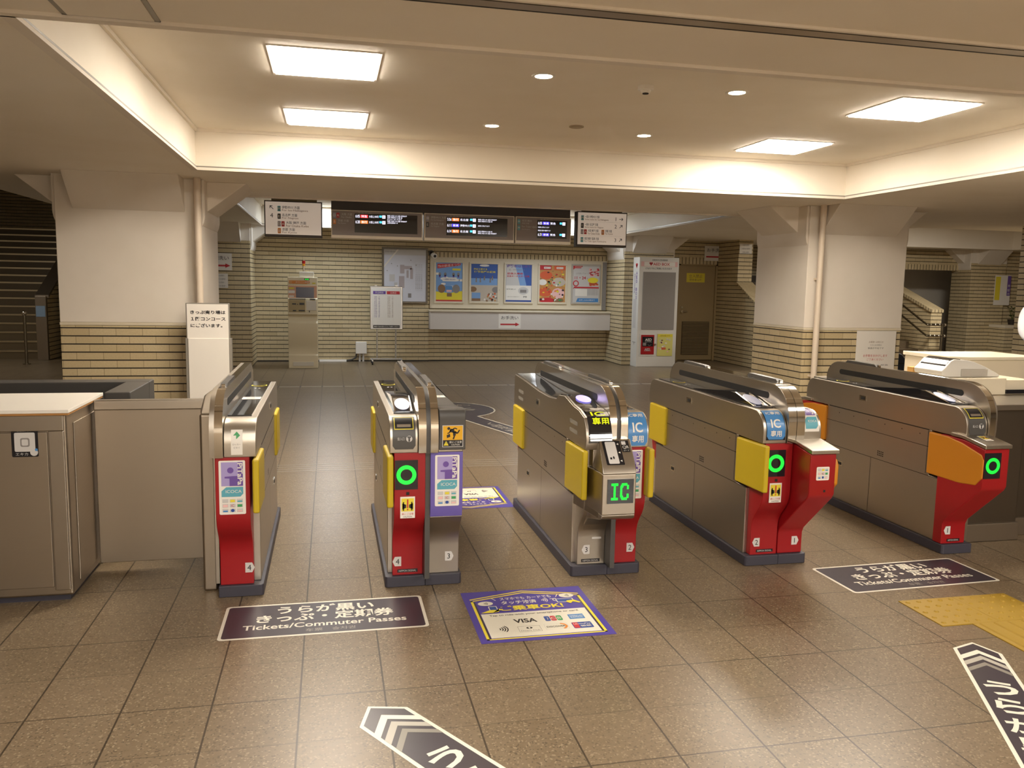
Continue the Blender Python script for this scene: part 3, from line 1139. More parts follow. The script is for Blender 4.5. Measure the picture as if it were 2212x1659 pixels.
for v in (.03, .08, .132):
    a.poly([(.098, v), (.108, v - .006), (.108, v + .006)], WHITE, 3)
a.rrect(.122, .085, .163, .155, .002, BLACK, 1)
a.rect(.125, .128, .147, .15, LGREYP, 2)
a.text('QR', .143, .112, .02, WHITE, 2, .033)
a.text('コード', .143, .093, .008, WHITE, 2, .03)
a.obj('scanner_window', g)['label'] = 'pale scanner window in a black frame'
b = MB()
b.box(1.400, 1.531, .745, .752, .458, .577, GLOSS)
d = b.obj('led_display', g)
a = Art(front(0, .745, 0), .001)
a.rect(1.430, .487, 1.440, .55, LEDG)
a.rect(1.418, .545, 1.452, .557, LEDG)
a.rect(1.418, .475, 1.452, .487, LEDG)
a.rect(1.463, .49, 1.473, .543, LEDG)
a.rect(1.470, .545, 1.498, .557, LEDG)
a.rect(1.470, .475, 1.498, .487, LEDG)
a.rect(1.466, .536, 1.478, .550, LEDG)
a.rect(1.466, .482, 1.478, .496, LEDG)
a.rect(1.496, .527, 1.506, .548, LEDG)
a.rect(1.496, .484, 1.506, .505, LEDG)
a.obj('letters', d)
# black sloping nose with the yellow-green caption
nb = [(.885, .735), (.893, .775), (.905, .806), (.93, .845), (.98, .866), (1.05, .875), (1.118, .882)]
a = Art(along(nb, 0), .002)
a.rect(1.352, 0, 1.464, .27, GLOSS, 1)
KEY = mat('acid_yellow_print', '#d8e810', .4, emit=.1)
a.text('IC', 1.408, .150, .036, KEY, 2, .072, .01)
a.text('専用', 1.412, .098, .044, KEY, 2, .085, .02)
a.obj('nose_cover', g)['label'] = 'black sloping cover with a yellow-green IC caption'
lane_plate(g, 1.40, .135, 1.049, '3', -1)
a = Art(front(0, 1.049, 0), .001)
a.rect(1.375, .068, 1.475, .085, BLACK, 1)
a.text('NIPPON SIGNAL', 1.425, .0765, .009, LGREYP, 2, .085)
a.rect(1.43, .19, 1.48, .205, LGREYP, 1)
a.obj('maker_plate', g)
half(g, 1.512, 1, .176, nose='ic')
front_panel(g, 1.512, 1, .012, .160, RED)
a = Art(along(NOSE, 0), .0012)
ic_sticker(a, 1.566, 1.668, .008, .20)
a.obj('ic_sticker', g)['label'] = 'blue IC sticker on the nose'
a = Art(front(0, .945, 0), .001)
card_sticker(a, 1.535, 1.65, .425, .675)
a.obj('card_sticker', g)
lane_plate(g, 1.64, .135, 1.049, '2', 1)

# gate between lanes 2 and 1
g = gate(2.49, 'ticket gate with a jutting red box and steel shelf, lanes 2 and 1')
half(g, 2.49, -1, .193, nose='ic', r0_=.002)
core(g, 2.49, False)
front_panel(g, 2.49, -1, .003, .160, RED)
led_ring(g, 2.337, 2.446, .513, .655, .945)
a = Art(along(NOSE, 0), .0012)
a.rect(2.325, .018, 2.435, .20, BLACK, 1, 12)
ic_sticker(a, 2.328, 2.432, .022, .196)
a.obj('ic_sticker', g)['label'] = 'blue IC sticker on the nose'
a = Art(front(0, .945, 0), .001)
caution_card(a, 2.40, .425, .07, .105)
a.rect(2.393, .485, 2.408, .50, DARK, 1)
a.obj('caution_sticker', g)
lane_plate(g, 2.365, .125, 1.049, '2', -1)
a = Art(front(0, 1.049, 0), .001)
a.rect(2.365, .068, 2.465, .085, BLACK, 1)
a.text('NIPPON SIGNAL', 2.415, .0765, .009, LGREYP, 2, .085)
a.obj('maker_plate', g)
half(g, 2.49, 1, .165, nose='ic', flap=ORG, ext=True, ext_back=True, r0_=.002)
a = Art(along(NOSE, 0), .0012)
a.rect(2.546, .06, 2.63, .225, WHITE, 1, 12)
for i in range(5):
    a.rect(2.552, .15 + i * .014, 2.624, .164 + i * .014, LILAC, 2)
    a.rect(2.602, .15 + i * .014, 2.624, .164 + i * .014, DPUR, 3)
a.poly([(2.575, .15), (2.602, .15), (2.602, .195), (2.56, .19), (2.56, .183), (2.575, .18)], DPUR, 3)
a.text('PiTaPa', 2.613, .184, .014, WHITE, 4, .062, .02, 'c', -PI / 2)
a.poly([(2.552, .075), (2.612, .075), (2.624, .09), (2.624, .14), (2.57, .14), (2.552, .12)], TEAL, 2)
a.text('ICOCA', 2.594, .115, .012, WHITE, 3, .05)
a.obj('card_sticker', g)
a = Art(front(0, .785, 0), .001)
card_sticker(a, 2.53, 2.603, .525, .595, full=False)
a.obj('emblem_sticker', g)
Art(front(0, .785, 0), .001).rect(2.575, .462, 2.587, .474, DARK, 1).obj('sensor_hole', g)
lane_plate(g, 2.595, .125, 1.049, '1', 1)

# gate by the staff counter: one machine, facing left
g = gate(3.72, 'ticket gate beside the staff counter, large orange flap and green ring, lane 1')
half(g, 3.72, -1, .193, nose='ticket', flap=ORG, ext=True, ext_back=True)
b = MB()
b.box(3.708, 3.726, 1.08, 2.4, .06, .70, STEEL)
b.prism([(y, z) for y, z in FIN], 'x', 3.709, 3.72, STEEL)
b.obj('centre_spine', g)
mouth(g, 3.552, 3.660)
led_ring(g, 3.530, 3.632, .50, .64, .785)
a = Art(plane((3.56, .80, .6895), (1, 0, 0), Vector((0, .173, .028)).normalized()), .001)
caution_card(a, .045, .075, .05, .075)
a.obj('caution_sticker', g)
lane_plate(g, 3.565, .135, 1.049, '1', -1)
a = Art(front(0, 1.049, 0), .001)
a.rect(3.565, .068, 3.65, .085, BLACK, 1)
a.text('NIPPON SIGNAL', 3.607, .0765, .009, LGREYP, 2, .07)
a.obj('maker_plate', g)

# ------------------------------------------------------------------ floor stickers
def on_floor(cx, cy, rot=0.):
    c, s = math.cos(rot), math.sin(rot)
    return plane((cx, cy, .0004), (c, s, 0), (-s, c, 0))
def ticket_sticker(cx, cy, rot, label):
    a = Art(on_floor(cx, cy, rot), .0004)
    a.rrect(-.442, -.184, .442, .184, .02, STKW, 1)
    a.rrect(-.428, -.170, .428, .170, .014, STK, 2)
    a.text('うらが黒い', .0, .105, .088, STKW, 3, .43, .025)
    a.text('きっぷ・定期券', .0, .015, .088, STKW, 3, .60, .025)
    a.text('Tickets/Commuter Passes', .0, -.072, .05, STKW, 3, .70, .015)
    a.text('车票　승차권', .02, -.133, .032, STKG, 3, .21, .01)
    tag(a.obj('floor_sticker'), label, 'floor sticker', 'dark ticket stickers on the floor')
ticket_sticker(.088, .722, 0, 'dark rectangular floor sticker about tickets in front of the lane 4 gates')
ticket_sticker(3.082, .770, .035, 'dark rectangular floor sticker about tickets in front of lane 1, by the yellow tiles')
def waves(a, cx, cy, r, m, L=4):
    for k in range(4):
        a.arc(cx - r * .55, cy, r * (.28 + k * .30), r * (.42 + k * .30), -42, 42, m, L, 6)
def pay_sticker(cx, cy, rot, label):
    W_, H_ = .594, .578
    f = on_floor(cx, cy, rot)
    a = Art(lambda u, v, h: f(u - W_ / 2, v - H_ / 2, h), .0004)
    a.rect(0, 0, W_, H_, PUR, 1)
    for k in (0, 1):
        y = .022 * k
        a.poly([(.03, .488 - y), (W_ / 2, .562 - y), (W_ / 2, .552 - y), (.03, .478 - y)], YELP, 2)
        a.poly([(W_ - .03, .488 - y), (W_ / 2, .562 - y), (W_ / 2, .552 - y), (W_ - .03, .478 - y)], YELP, 2)
    for x in (.03, W_ - .042):
        a.rect(x, .03, x + .012, .468, YELP, 2)
        a.rect(x + (.012 if x < .1 else -.008), .038, x + (.02 if x < .1 else 0), .45, STK, 2)
    a.rect(.03, .03, W_ - .03, .04, YELP, 2)
    a.rect(.052, .046, W_ - .052, .305, STKW, 2)
    a.text('スマホでも カードでも', W_ / 2, .470, .032, STKW, 3, .25, .015)
    a.line(.135, .485, .15, .455, .004, STKW, 3)
    a.line(W_ - .135, .485, W_ - .15, .455, .004, STKW, 3)
    a.text('タッチ決済', .255, .422, .042, STKW, 3, .17, .02)
    waves(a, .375, .425, .028, STKW)
    a.text('で', .425, .422, .036, STKW, 3, .034, .02)
    a.text('ご乗車OK!', W_ / 2 + .005, .355, .058, YELP, 3, .30, .03)
    for cx_, cy_ in ((.095, .425), (W_ - .095, .465)):
        a.ell(cx_, cy_, .036, .026, STKW, 3)
        waves(a, cx_ - .002, cy_, .018, BLACK, 4)
    # phone in a hand, card in a hand
    a.rrect(.10, .33, .14, .39, .005, STKW, 3)
    a.rrect(.104, .336, .136, .384, .002, BLUED, 4)
    a.poly([(.055, .315), (.10, .345), (.12, .345), (.15, .335), (.155, .35), (.145, .355), (.14, .32), (.11, .312)], YELP, 5)
    a.rrect(W_ - .16, .385, W_ - .075, .43, .005, STKW, 3)
    a.rrect(W_ - .155, .39, W_ - .08, .425, .002, BLUED, 4)
    a.poly([(W_ - .11, .40), (W_ - .075, .405), (W_ - .05, .372), (W_ - .06, .365), (W_ - .085, .385), (W_ - .10, .365), (W_ - .118, .385)], YELP, 5)
    a.text('Tap to ride with your smartphone or card.', W_ / 2, .278, .022, STK, 3, .42, .01)
    waves(a, .115, .13, .036, BLACK)
    a.text('VISA', .235, .205, .044, BLACK, 3, .105, .03)
    for k, m in enumerate((BLUED, REDP, GREENP)):
        a.rrect(.325 + k * .028, .182, .350 + k * .028, .236, .008, m, 3)
        a.text('JCB'[k], .3375 + k * .028, .209, .024, STKW, 4)
    a.rect(.438, .186, .51, .238, BLUE, 3)
    a.text('AMERICAN', .474, .219, .013, STKW, 4, .062)
    a.text('EXPRESS', .474, .203, .013, STKW, 4, .055)
    a.frame(.185, .085, .285, .145, .0015, GREYP, 3)
    a.ell(.235, .125, .014, .010, BLACK, 3)
    a.rect(.231, .117, .239, .133, STKW, 4)
    a.text('Diners Club', .235, .099, .013, GREYP, 3, .085)
    a.frame(.305, .09, .41, .15, .0015, LGREYP, 3)
    a.text('DISCOVER', .355, .12, .016, BLACK, 4, .085, .01)
    a.arc(.375, .12, .022, .032, -70, 80, ORGP, 4)
    a.rrect(.43, .085, .52, .148, .006, BLUED, 3)
    a.rect(.433, .088, .458, .145, REDP, 4)
    a.text('UnionPay', .476, .127, .016, STKW, 5, .078, .01)
    a.text('银联', .488, .105, .018, STKW, 5, .05, .01)
    tag(a.obj('floor_sticker'), label, 'floor sticker', 'blue payment stickers on the floor')
pay_sticker(1.018, .61, 0, 'blue and yellow card payment sticker on the floor in front of lane 3')
pay_sticker(1.024, 2.675, PI, 'blue card payment sticker upside down on the floor inside lane 3, partly behind a gate')

def arrow_sticker(ax, ay, ux, uy, wd, ln, label):
    """apex at (ax, ay); (ux, uy) points from the tail to the apex"""
    v = Vector((ux, uy)).normalized()
    f = plane((ax, ay, .0004), (v.y, -v.x, 0), (v.x, v.y, 0))
    a = Art(f, .0004)
    w, k = wd / 2, wd * .48
    def house(w_, top, bot, m, L):
        kk = k * w_ / w
        a.poly([(-w_, bot), (w_, bot), (w_, top - kk), (0, top), (-w_, top - kk)], m, L)
    house(w, 0, -ln, STKW, 1)
    house(w - .015, -.017, -ln + .015, STK, 2)
    def chev(d0, d1, m):
        ww = w - .014
        kk = k * ww / w
        a.poly([(-ww, -d0 - kk), (0, -d0), (ww, -d0 - kk), (ww, -d1 - kk), (0, -d1), (-ww, -d1 - kk)], m, 3)
    chev(.080, .116, STKW)
    chev(.138, .174, STKL)
    chev(.200, .230, STKG)
    for i, ch in enumerate('うらが黒いきっぷ・定期券'):
        y = -.43 - i * .142
        if y > -ln + .1:
            a.text(ch, 0, y, .04 if ch == '・' else .115, STKW, 3, None if ch == '・' else .115, .03)
    tag(a.obj('floor_sticker'), label, 'floor sticker', 'arrow stickers on the floor')
arrow_sticker(.236, -.108, -.53, .85, .20, 2.0, 'dark arrow sticker on the floor at the lower middle, pointing up-left to lane 4')
arrow_sticker(2.797, -.026, .475, .88, .185, 2.0, 'dark arrow sticker on the floor at lower right below the yellow tiles')
# dark rounded guide sticker far behind the gates
a = Art(on_floor(0, 0), .0004)
blob = arcpts(1.42, 6.72, .62, .63, -60, 215, 22)
a.poly(blob, STKW, 1)
a.poly(arcpts(1.42, 6.72, .60, .61, -60, 215, 22), STK, 2)
d_ = Vector((.36, -1.05)).normalized()
n_ = Vector((-d_.y, d_.x))
def strip(w, s0, s1, m, L):
    p = Vector((1.55, 6.35))
    a.poly([tuple(p + d_ * s0 + n_ * w), tuple(p + d_ * s1 + n_ * w), tuple(p + d_ * s1 - n_ * w), tuple(p + d_ * s0 - n_ * w)], m, L)
strip(.135, -.2, 2.3, STKW, 1)
strip(.115, -.25, 2.28, STK, 3)
a.text('Coming soon', 1.42, 7.05, .13, STKL, 4, .75, .01, 'c', PI)
a.text('うら面', 1.5, 6.72, .2, STKL, 4, .6, .02, 'c', PI)
pm = Vector((1.55, 6.35)) + d_ * 1.0
a.text('改札は右へ', pm.x, pm.y, .13, STKL, 4, .7, .02, 'c', math.atan2(-d_.y, -d_.x))
tag(a.obj('floor_sticker'), 'dark rounded floor sticker with a tail, far beyond the gates of lane 3', 'floor sticker')
# tactile tiles
TACT = mat('tactile_yellow', '#9c7c1c', .5)
def tactile(x, y, dots, label):
    t = thing('tactile_tile', (x + .15, y + .15, 0), label, 'tactile tile', 'yellow tactile tiles')
    b = MB()
    b.box(x + .001, x + .299, y + .001, y + .299, 0, .004, TACT)
    b.obj('tile', t)
    b = MB()
    if dots:
        for i in range(5):
            for j in range(5):
                b.cyl((x + .03 + i * .06, y + .03 + j * .06, .004), (x + .03 + i * .06, y + .03 + j * .06, .009), .0125, TACT, 12, .007)
        b.obj('stud', t)
    else:
        for i in range(4):
            xx = x + .0375 + i * .075
            b.prism([(xx - .012, .004), (xx - .007, .009), (xx + .007, .009), (xx + .012, .004)], 'y', y + .012, y + .288, TACT)
        b.obj('bars', t)
tactile(2.79, .14, True, 'yellow tactile tile with studs, left of the two studded tiles')
tactile(3.09, .14, True, 'yellow tactile tile with studs, right of the two at the picture edge')
tactile(2.945, -.16, False, 'yellow tactile tile with bars adjoining the studded tiles')
tactile(2.945, -.46, False, 'yellow tactile tile with bars at the picture edge by the arrow sticker')

# ------------------------------------------------------------------ left: cabinet, partition, dark counter
t = thing('steel_cabinet', (-1.5, 1.35, 0), 'steel cabinet with a white top and black sticker at left edge', 'cabinet')
b = MB()
b.box(-2.0, -1.047, 1.10, 1.64, .03, .875, STEELD)
b.obj('body', t, .012)
b = MB()
b.box(-1.98, -1.07, 1.13, 1.62, 0, .03, SKIRT)
b.obj('plinth', t)
b = MB()
b.box(-2.0, -1.055, 1.088, 1.10, .80, .872, STEEL)
b.box(-1.12, -1.055, 1.088, 1.10, .06, .80, STEEL)
b.obj('front_frame', t, .004)
b = MB()
b.box(-1.98, -1.125, 1.092, 1.10, .075, .795, STEELD)
b.obj('door', t, .003)
b = MB()
b.box(-1.047, -1.042, 1.20, 1.58, .07, .82, STEELD)
b.obj('side_panel', t, .003)
b = MB()
b.box(-2.02, -1.028, 1.075, 1.66, .882, .898, WHITE)
b.box(-2.018, -1.03, 1.077, 1.658, .872, .882, mat('ply_edge', '#a87840', .5))
b.obj('worktop', t, .002)
a = Art(front(-1.270, 1.092, .685), .0008)
a.rrect(0, 0, .108, .128, .006, BLACK, 1)
a.rrect(.012, .024, .096, .110, .006, LGREYP, 2)
a.rrect(.036, .046, .074, .086, .008, GREYP, 3)
a.rrect(.042, .052, .068, .080, .006, LGREYP, 4)
a.text('ここにタッチ', .054, .118, .008, LGREYP, 2, .06)
a.text('エキカ', .04, .013, .013, LGREYP, 2, .05)
a.ell(.09, .02, .016, .016, LGREYP, 3)
a.ell(.10, .032, .006, .006, BLUE, 4)
a.obj('sticker', t)['label'] = 'black sticker with a white touch icon'
b = MB()
b.cyl((-1.372, 1.05, .03), (-1.372, 1.05, .70), .011, STEEL, 12)
b.cyl((-1.372, 1.05, 0), (-1.372, 1.05, .03), .016, SKIRT, 12)
b.obj('leg', t)
t = thing('steel_partition', (-.78, 1.5, 0), 'brushed steel partition panel between the cabinet and the first gate', 'partition')
b = MB()
b.box(-1.03, -.50, 1.49, 1.512, .048, .835, STEELD)
b.obj('panel', t, .003)
b = MB()
b.box(-1.03, -.47, 1.475, 1.527, .832, .882, STEEL)
b.obj('top_rail', t, .006)
b = MB()
b.box(-.486, -.421, 1.13, 2.35, 0, .86, STEELD)
b.prism([(1.13, .86), (2.35, .86), (2.35, .90), (1.30, .93)], 'x', -.486, -.421, STEEL)
b.obj('post', t, .012, 3)
t = thing('counter_enclosure', (-1.4, 2.1, 0), 'low dark counter with a sunken top behind the steel cabinet', 'counter')
b = MB()
for x0, x1, y0, y1 in ((-2.6, -.93, 2.28, 2.42), (-1.06, -.93, 1.80, 2.28), (-2.6, -2.45, 1.80, 2.28)):
    b.box(x0, x1, y0, y1, 0, .88, GREY)
b.obj('rim', t, .006)
b = MB()
b.box(-2.45, -1.06, 1.82, 2.28, .0, .80, DARK)
b.obj('well', t)
b = MB()
b.prism([(1.80, .80), (1.84, .80), (2.0, .85), (1.96, .85)], 'x', -2.45, -1.3, STEELD)
b.obj('lip', t)

# ------------------------------------------------------------------ sign stand and pipes by the pillars
t = thing('standing_sign', (-1.01, 5.35, 0), 'white standing sign about ticket sales in front of the left pillar', 'sign')
b = MB()
b.box(-1.205, -.815, 5.33, 5.38, .90, 1.262, mat('sign_frame_grey', '#8c867c', .4))
b.obj('board', t, .006)
b = MB()
b.box(-1.19, -.825, 5.318, 5.35, 0.02, .93, WHITE)
b.box(-1.215, -1.19, 5.325, 5.40, 0, .93, mat('sign_frame_grey', '#8c867c', .4))
b.box(-.825, -.80, 5.325, 5.40, 0, .93, mat('sign_frame_grey', '#8c867c', .4))
b.obj('stand', t, .004)
a = Art(front(-1.01, 5.33, 1.09), .001)
a.rect(-.185, -.165, .185, .162, WHITE, 1)
for i, s_ in enumerate(('きっぷ売り場は', '１階コンコース', 'にございます。')):
    a.text(s_, -.155 if i != 1 else -.15, .085 - i * .062, .036, BLACK, 2, (.315, .31, .285)[i], .03, 'l')
a.obj('lettering', t)
PIPE = mat('pipe_paint', '#d8c8b4', .4)
def pipe(x, label):
    t = thing('drain_pipe', (x, 5.5, 0), label, 'pipe', 'pale drain pipes on the pillars')
    b = MB()
    b.cyl((x, 5.5, 0), (x, 5.5, H), .034, PIPE, 20)
    b.obj('tube', t)
    b = MB()
    for z in (.5, 1.6):
        b.cyl((x, 5.5, z), (x, 5.5, z + .025), .038, PIPE, 20)
        b.box(x - .012, x + .012, 5.53, 5.6, z, z + .025, PIPE)
    b.obj('clamp', t)
pipe(-1.10, 'pale drain pipe down the left pillar behind the white standing sign')
pipe(5.50, 'pale drain pipe down the corner of the right pillar')

# ------------------------------------------------------------------ papers stuck on walls
def paper(x, y, z, w, h, label, draw, name='paper_sign', m=WHITE, group=None):
    b = MB()
    b.box(x - w / 2, x + w / 2, y - .002, y, z - h / 2, z + h / 2, m)
    o = b.obj(name, origin=(x, y, z - h / 2))
    tag(o, label, 'notice', group)
    a = Art(front(x, y - .002, z), .0012)
    draw(a)
    a.obj('lettering', o)
def toilet(w, h):
    def f(a):
        a.text('お手洗い', 0, h * .22, h * .24, BLACK, 1, w * .78)
        a.rect(-w * .42, -h * .28, w * .28, -h * .18, REDP, 1)
        a.poly([(w * .26, -h * .36), (w * .44, -h * .23), (w * .26, -h * .10)], REDP, 1)
    return f
paper(3.487, 12.62, .79, .434, .285, 'white toilet sign with red arrow on the grey wall counter', toilet(.434, .285), group='toilet signs with red arrows')
paper(7.80, 12.855, 2.19, .46, .30, 'white toilet sign with red arrow above the door', toilet(.46, .30), group='toilet signs with red arrows')
paper(-1.72, 11.915, 1.78, .44, .285, 'white toilet sign with red arrow half hidden by the left pillar', toilet(.44, .285), group='toilet signs with red arrows')
def lines(w, h, n, m=GREYP, txt='ご利用のお客様へ'):
    def f(a):
        for i in range(n):
            a.text(txt, 0, h * (.36 - .72 * i / max(n - 1, 1)), h * .5 / n, m, 1, w * (.6 + .2 * (i % 2)))
    return f
paper(8.02, 11.99, 2.26, .26, .19, 'small white notice on the brick corner right of the door', lines(.26, .19, 3))
paper(-1.70, 11.915, 1.46, .26, .24, 'small white notice below the half hidden toilet sign', lines(.26, .24, 4))
def apology(a):
    for i, (s_, m, w) in enumerate((('お客様へお知らせ', BROWNP, .19), ('ただいまの時間は', GREYP, .15), ('係員が不在です', BLACK, .21))):
        a.text(s_, 0, .10 - i * .036, .02, m, 1, w)
    a.text('お手数をおかけします', 0, -.06, .03, REDP, 1, .32)
    a.text('ご了承ください', 0, -.105, .026, REDP, 1, .22)
    a.text('駅長', .13, -.17, .016, GREYP, 1, .10)
paper(6.34, 5.585, .80, .52, .46, 'large wrinkled white notice on the brick base of the right pillar', apology)
def far_notice(a):
    a.rect(-.19, -.22, -.06, .30, YELP, 1)
    a.rect(.12, -.12, .21, .32, DPUR, 1)
    a.text('券', .165, .1, .06, WHITE, 2)
    a.text('駅', .165, 0, .06, WHITE, 2)
    a.text('内', .165, -.08, .06, WHITE, 2)
paper(14.80, 12.89, 1.56, .42, .66, 'white notice with yellow strip on the far right brick column', far_notice)

# ------------------------------------------------------------------ hanging boards
BEZ = mat('board_bezel', '#f0e6d4', .4)
BFACE = mat('board_face', '#857974', .35)
t = thing('board_mount', (1.6, 7.5, 2.36), 'long dark housing above the three departure boards', 'housing')
b = MB()
b.box(.14, 3.09, 7.30, 7.62, 2.33, 2.5, mat('mount_black', '#3c3431', .5))
b.obj('housing', t, .004)
b = MB()
for x in (.5, 1.6, 2.7):
    b.cyl((x, 7.46, 2.5), (x, 7.46, Z1), .02, STEELD, 12)
b.obj('hanger', t)
def line_icon(a, x, y, s, m, ch):
    a.rrect(x - s * .5, y - s * .85, x + s * .5, y + s * .85, s * .12, m, 1)
    a.text(ch, x, y, s * .8, WHITE, 2)
SILV = mat('silver_print', '#9a98a8', .4)
def board(x0, x1, label, heads, rows, notes, dx):
    w = x1 - x0
    xm = (x0 + x1) / 2
    t = thing('departure_board', (xm, 7.3, 2.0), label, 'departure board', 'departure boards over the gates')
    b = MB()
    b.box(x0, x1, 7.27, 7.45, 2.0, 2.33, BEZ)
    b.obj('casing', t, .004)
    b = MB()
    b.box(x0 + .012, x1 - .012, 7.262, 7.272, 2.035, 2.318, BFACE)
    b.obj('face', t)
    b = MB()
    b.box(xm - .15, xm + .15, 7.34, 7.40, 2.322, 2.3298, STEELD)
    b.obj('hanging_bracket', t)
    a = Art(front(x0, 7.262, 2.0), .0012)
    y = .265
    for icons, jp, en in heads:
        x = .04
        for m, ch in icons:
            line_icon(a, x, y, .034, m, ch)
            x += .04
        a.text(jp, x, y + .014, .028, LGREYP, 1, None, 0, 'l')
        a.text(en, x, y - .018, .02, LGREYP, 1, None, 0, 'l')
        y -= .075
    a.text('時刻　種別　行先　のりば', dx[0] + .12, .302, .012, LGREYP, 1)
    a.obj('lettering', t)
    b = MB()
    b.box(x0 + dx[0], x0 + dx[1], 7.258, 7.263, 2.07, 2.292, GLOSS)
    sc_ = b.obj('screen', t)
    a = Art(front(x0, 7.258, 2.0), .0012)
    for (yy, tm, m, kind, dest, trk) in rows:
        a.text(tm, dx[0] + .035, yy, .034, LEDW, 1, .05)
        a.rect(dx[0] + .068, yy - .018, dx[0] + .155, yy + .018, m, 1)
        a.text(kind, dx[0] + .112, yy, .026, LEDW, 2, .066)
        a.text(dest, dx[0] + .168, yy, .028, LEDW, 1, min(.034 * len(dest), .115), 0, 'l')
        a.rect(dx[0] + .29, yy - .008, dx[0] + .32, yy + .016, LEDC, 1)
        a.rect(dx[0] + .325, yy - .019, dx[0] + .362, yy + .019, LEDW, 1)
        a.text(trk, dx[0] + .3435, yy, .028, BLACK, 2)
    for yy, s_, x in notes:
        a.text(s_, x, yy, .017, LEDW, 1, None, 0, 'l')
    a.obj('led_text', sc_)
stop1 = '鶴橋 大和八木 名張 伊賀神戸'
stop2 = '松阪 伊勢中川 久居 津'
board(.137, 1.221, 'departure board on the left showing two trains for track 4',
      [([(SILV, 'D'), (REDP, 'A')], '大阪 方面', 'For Osaka'), ([(ORGP, 'B')], '京都 方面', 'For Kyoto')],
      [(.262, '6:05', LEDR, '特急', '大阪上本町', '4'), (.195, '6:28', LEDO, '急行', '大阪上本町', '4')],
      [(.278 - k * .021, (stop1, stop2, 'まもなくまいります', stop1, '全車両禁煙です')[k], .66) for k in range(5)], (.275, 1.02))
board(1.242, 2.361, 'departure board in the middle showing three trains',
      [([(SILV, 'M')], '伊勢中川 方面', 'For Ise-Nakagawa'), ([(BLACK, 'E')], '名古屋 方面', 'For Nagoya')],
      [(.262, '5:56', LEDO, '急行', '名古屋', '2'), (.192, '6:11', LEDB, '普通', '伊勢中川', '4'), (.122, '6:14', LEDO, '急行', '名古屋', '4')],
      [(.272, stop1, .66), (.25, stop2, .66), (.195, '各駅に停まります', .66), (.128, stop2, .66), (.106, stop1, .66)], (.27, 1.03))
board(2.378, 3.095, 'narrower departure board on the right showing two trains for track 3',
      [([(TEAL, 'M')], '鳥羽 鵜方', '賢島 方面'), ([(TEAL, 'M')], 'For Toba Ugata', 'Kashikojima')],
      [(.255, '6:05', LEDB, '普通', '賢島', '3'), (.115, '6:31', LEDB, '普通', '賢島', '3')],
      [(.205, '各駅に停まります', .285), (.165, '賢島方面の最終です', .285)], (.275, .66))
SIGNF = mat('sign_dark_frame', '#3a3028', .5)
SIGNW = mat('sign_white', '#eee6dc', .4, emit=.05, ecol='#fff0e4')  # weak glow added to lift the shaded sign faces, not a backlight
def arrow(a, x, y, s, ang):
    c, n = math.cos(ang), math.sin(ang)
    R_ = lambda p, q: (x + p * c - q * n, y + p * n + q * c)
    L_ = lambda p, q, w: a.line(*R_(*p), *R_(*q), w, BLACK, 1)
    L_((-s, 0), (s, 0), s * .28)
    L_((s * 1.08, 0), (s * .25, s * .75), s * .28)
    L_((s * 1.08, 0), (s * .25, -s * .75), s * .28)
def sign(x0, x1, z0, z1, y, label, draw, mount):
    t = thing('direction_sign', ((x0 + x1) / 2, y, z0), label, 'direction sign', 'hanging platform direction signs')
    b = MB()
    b.box(x0, x1, y, y + .12, z0, z1, SIGNF)
    b.obj('casing', t, .004)
    b = MB()
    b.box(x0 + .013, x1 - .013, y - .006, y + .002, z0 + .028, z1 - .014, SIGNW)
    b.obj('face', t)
    b = MB()
    b.box(x0 + .08, x1 - .06, y + .03, y + .09, z1, 2.5, mat('bracket_olive', '#6a5c38', .5))
    b.cyl(((x0 + x1) / 2, y + .06, 2.5), ((x0 + x1) / 2, y + .06, Z1), .02, STEELD, 12)
    b.obj('bracket', t)
    a = Art(front(x0, y - .006, z0), .0012)
    draw(a)
    a.obj('lettering', t)
def row(a, x, y, icons, jp, en, s=.045):
    for m, ch in icons:
        line_icon(a, x, y, .036, m, ch)
        x += .043
    x -= .01
    w = .0185 if s > .042 else .0112
    a.text(jp, x, y + .016, .034, BLACK, 1, w * 1.55 * len(jp), .008, 'l')
    a.text(en, x, y - .020, .026, BROWNP, 1, w * len(en), .004, 'l')
def left_sign(a):
    arrow(a, .085, .335, .026, math.radians(135))
    a.text('4', .083, .245, .05, BLACK, 1)
    row(a, .168, .325, [(TEAL, 'M')], '伊勢中川 方面', 'For Ise-Nakagawa')
    row(a, .168, .237, [(BLACK, 'E')], '名古屋 方面', 'For Nagoya')
    row(a, .168, .150, [(SILV, 'D'), (REDP, 'A')], '大阪 神戸 方面', 'For Osaka Kobe')
    row(a, .168, .070, [(ORGP, 'B')], '京都 方面', 'For Kyoto')
def right_sign(a):
    for y, n, ang in ((.355, '1', 0), (.262, '2', 45), (.09, '3', 45)):
        a.text(n, .515, y, .045, BLACK, 1)
        arrow(a, .585, y, .024, math.radians(ang))
    row(a, .07, .358, [(TEAL, 'M')], '一部の 伊勢中川 方面', 'Some trains for Ise-Nakagawa', .04)
    row(a, .07, .262, [(BLACK, 'E')], '一部の 名古屋 方面', 'Some trains for Nagoya', .04)
    row(a, .07, .185, [(SILV, 'D'), (REDP, 'A')], '大阪 神戸 方面', 'For Osaka Kobe', .04)
    row(a, .345, .185, [(ORGP, 'B')], '京都 方面', 'For Kyoto', .04)
    row(a, .07, .085, [(TEAL, 'M')], '鳥羽 鵜方 賢島 方面', 'For Toba Ugata Kashikojima', .04)
    for y in (.312, .138):
        a.rect(.05, y, .60, y + .002, LGREYP, 1)
sign(-.625, .035, 1.995, 2.412, 7.3, 'hanging direction sign for platform 4 at the left of the departure boards', left_sign, 0)
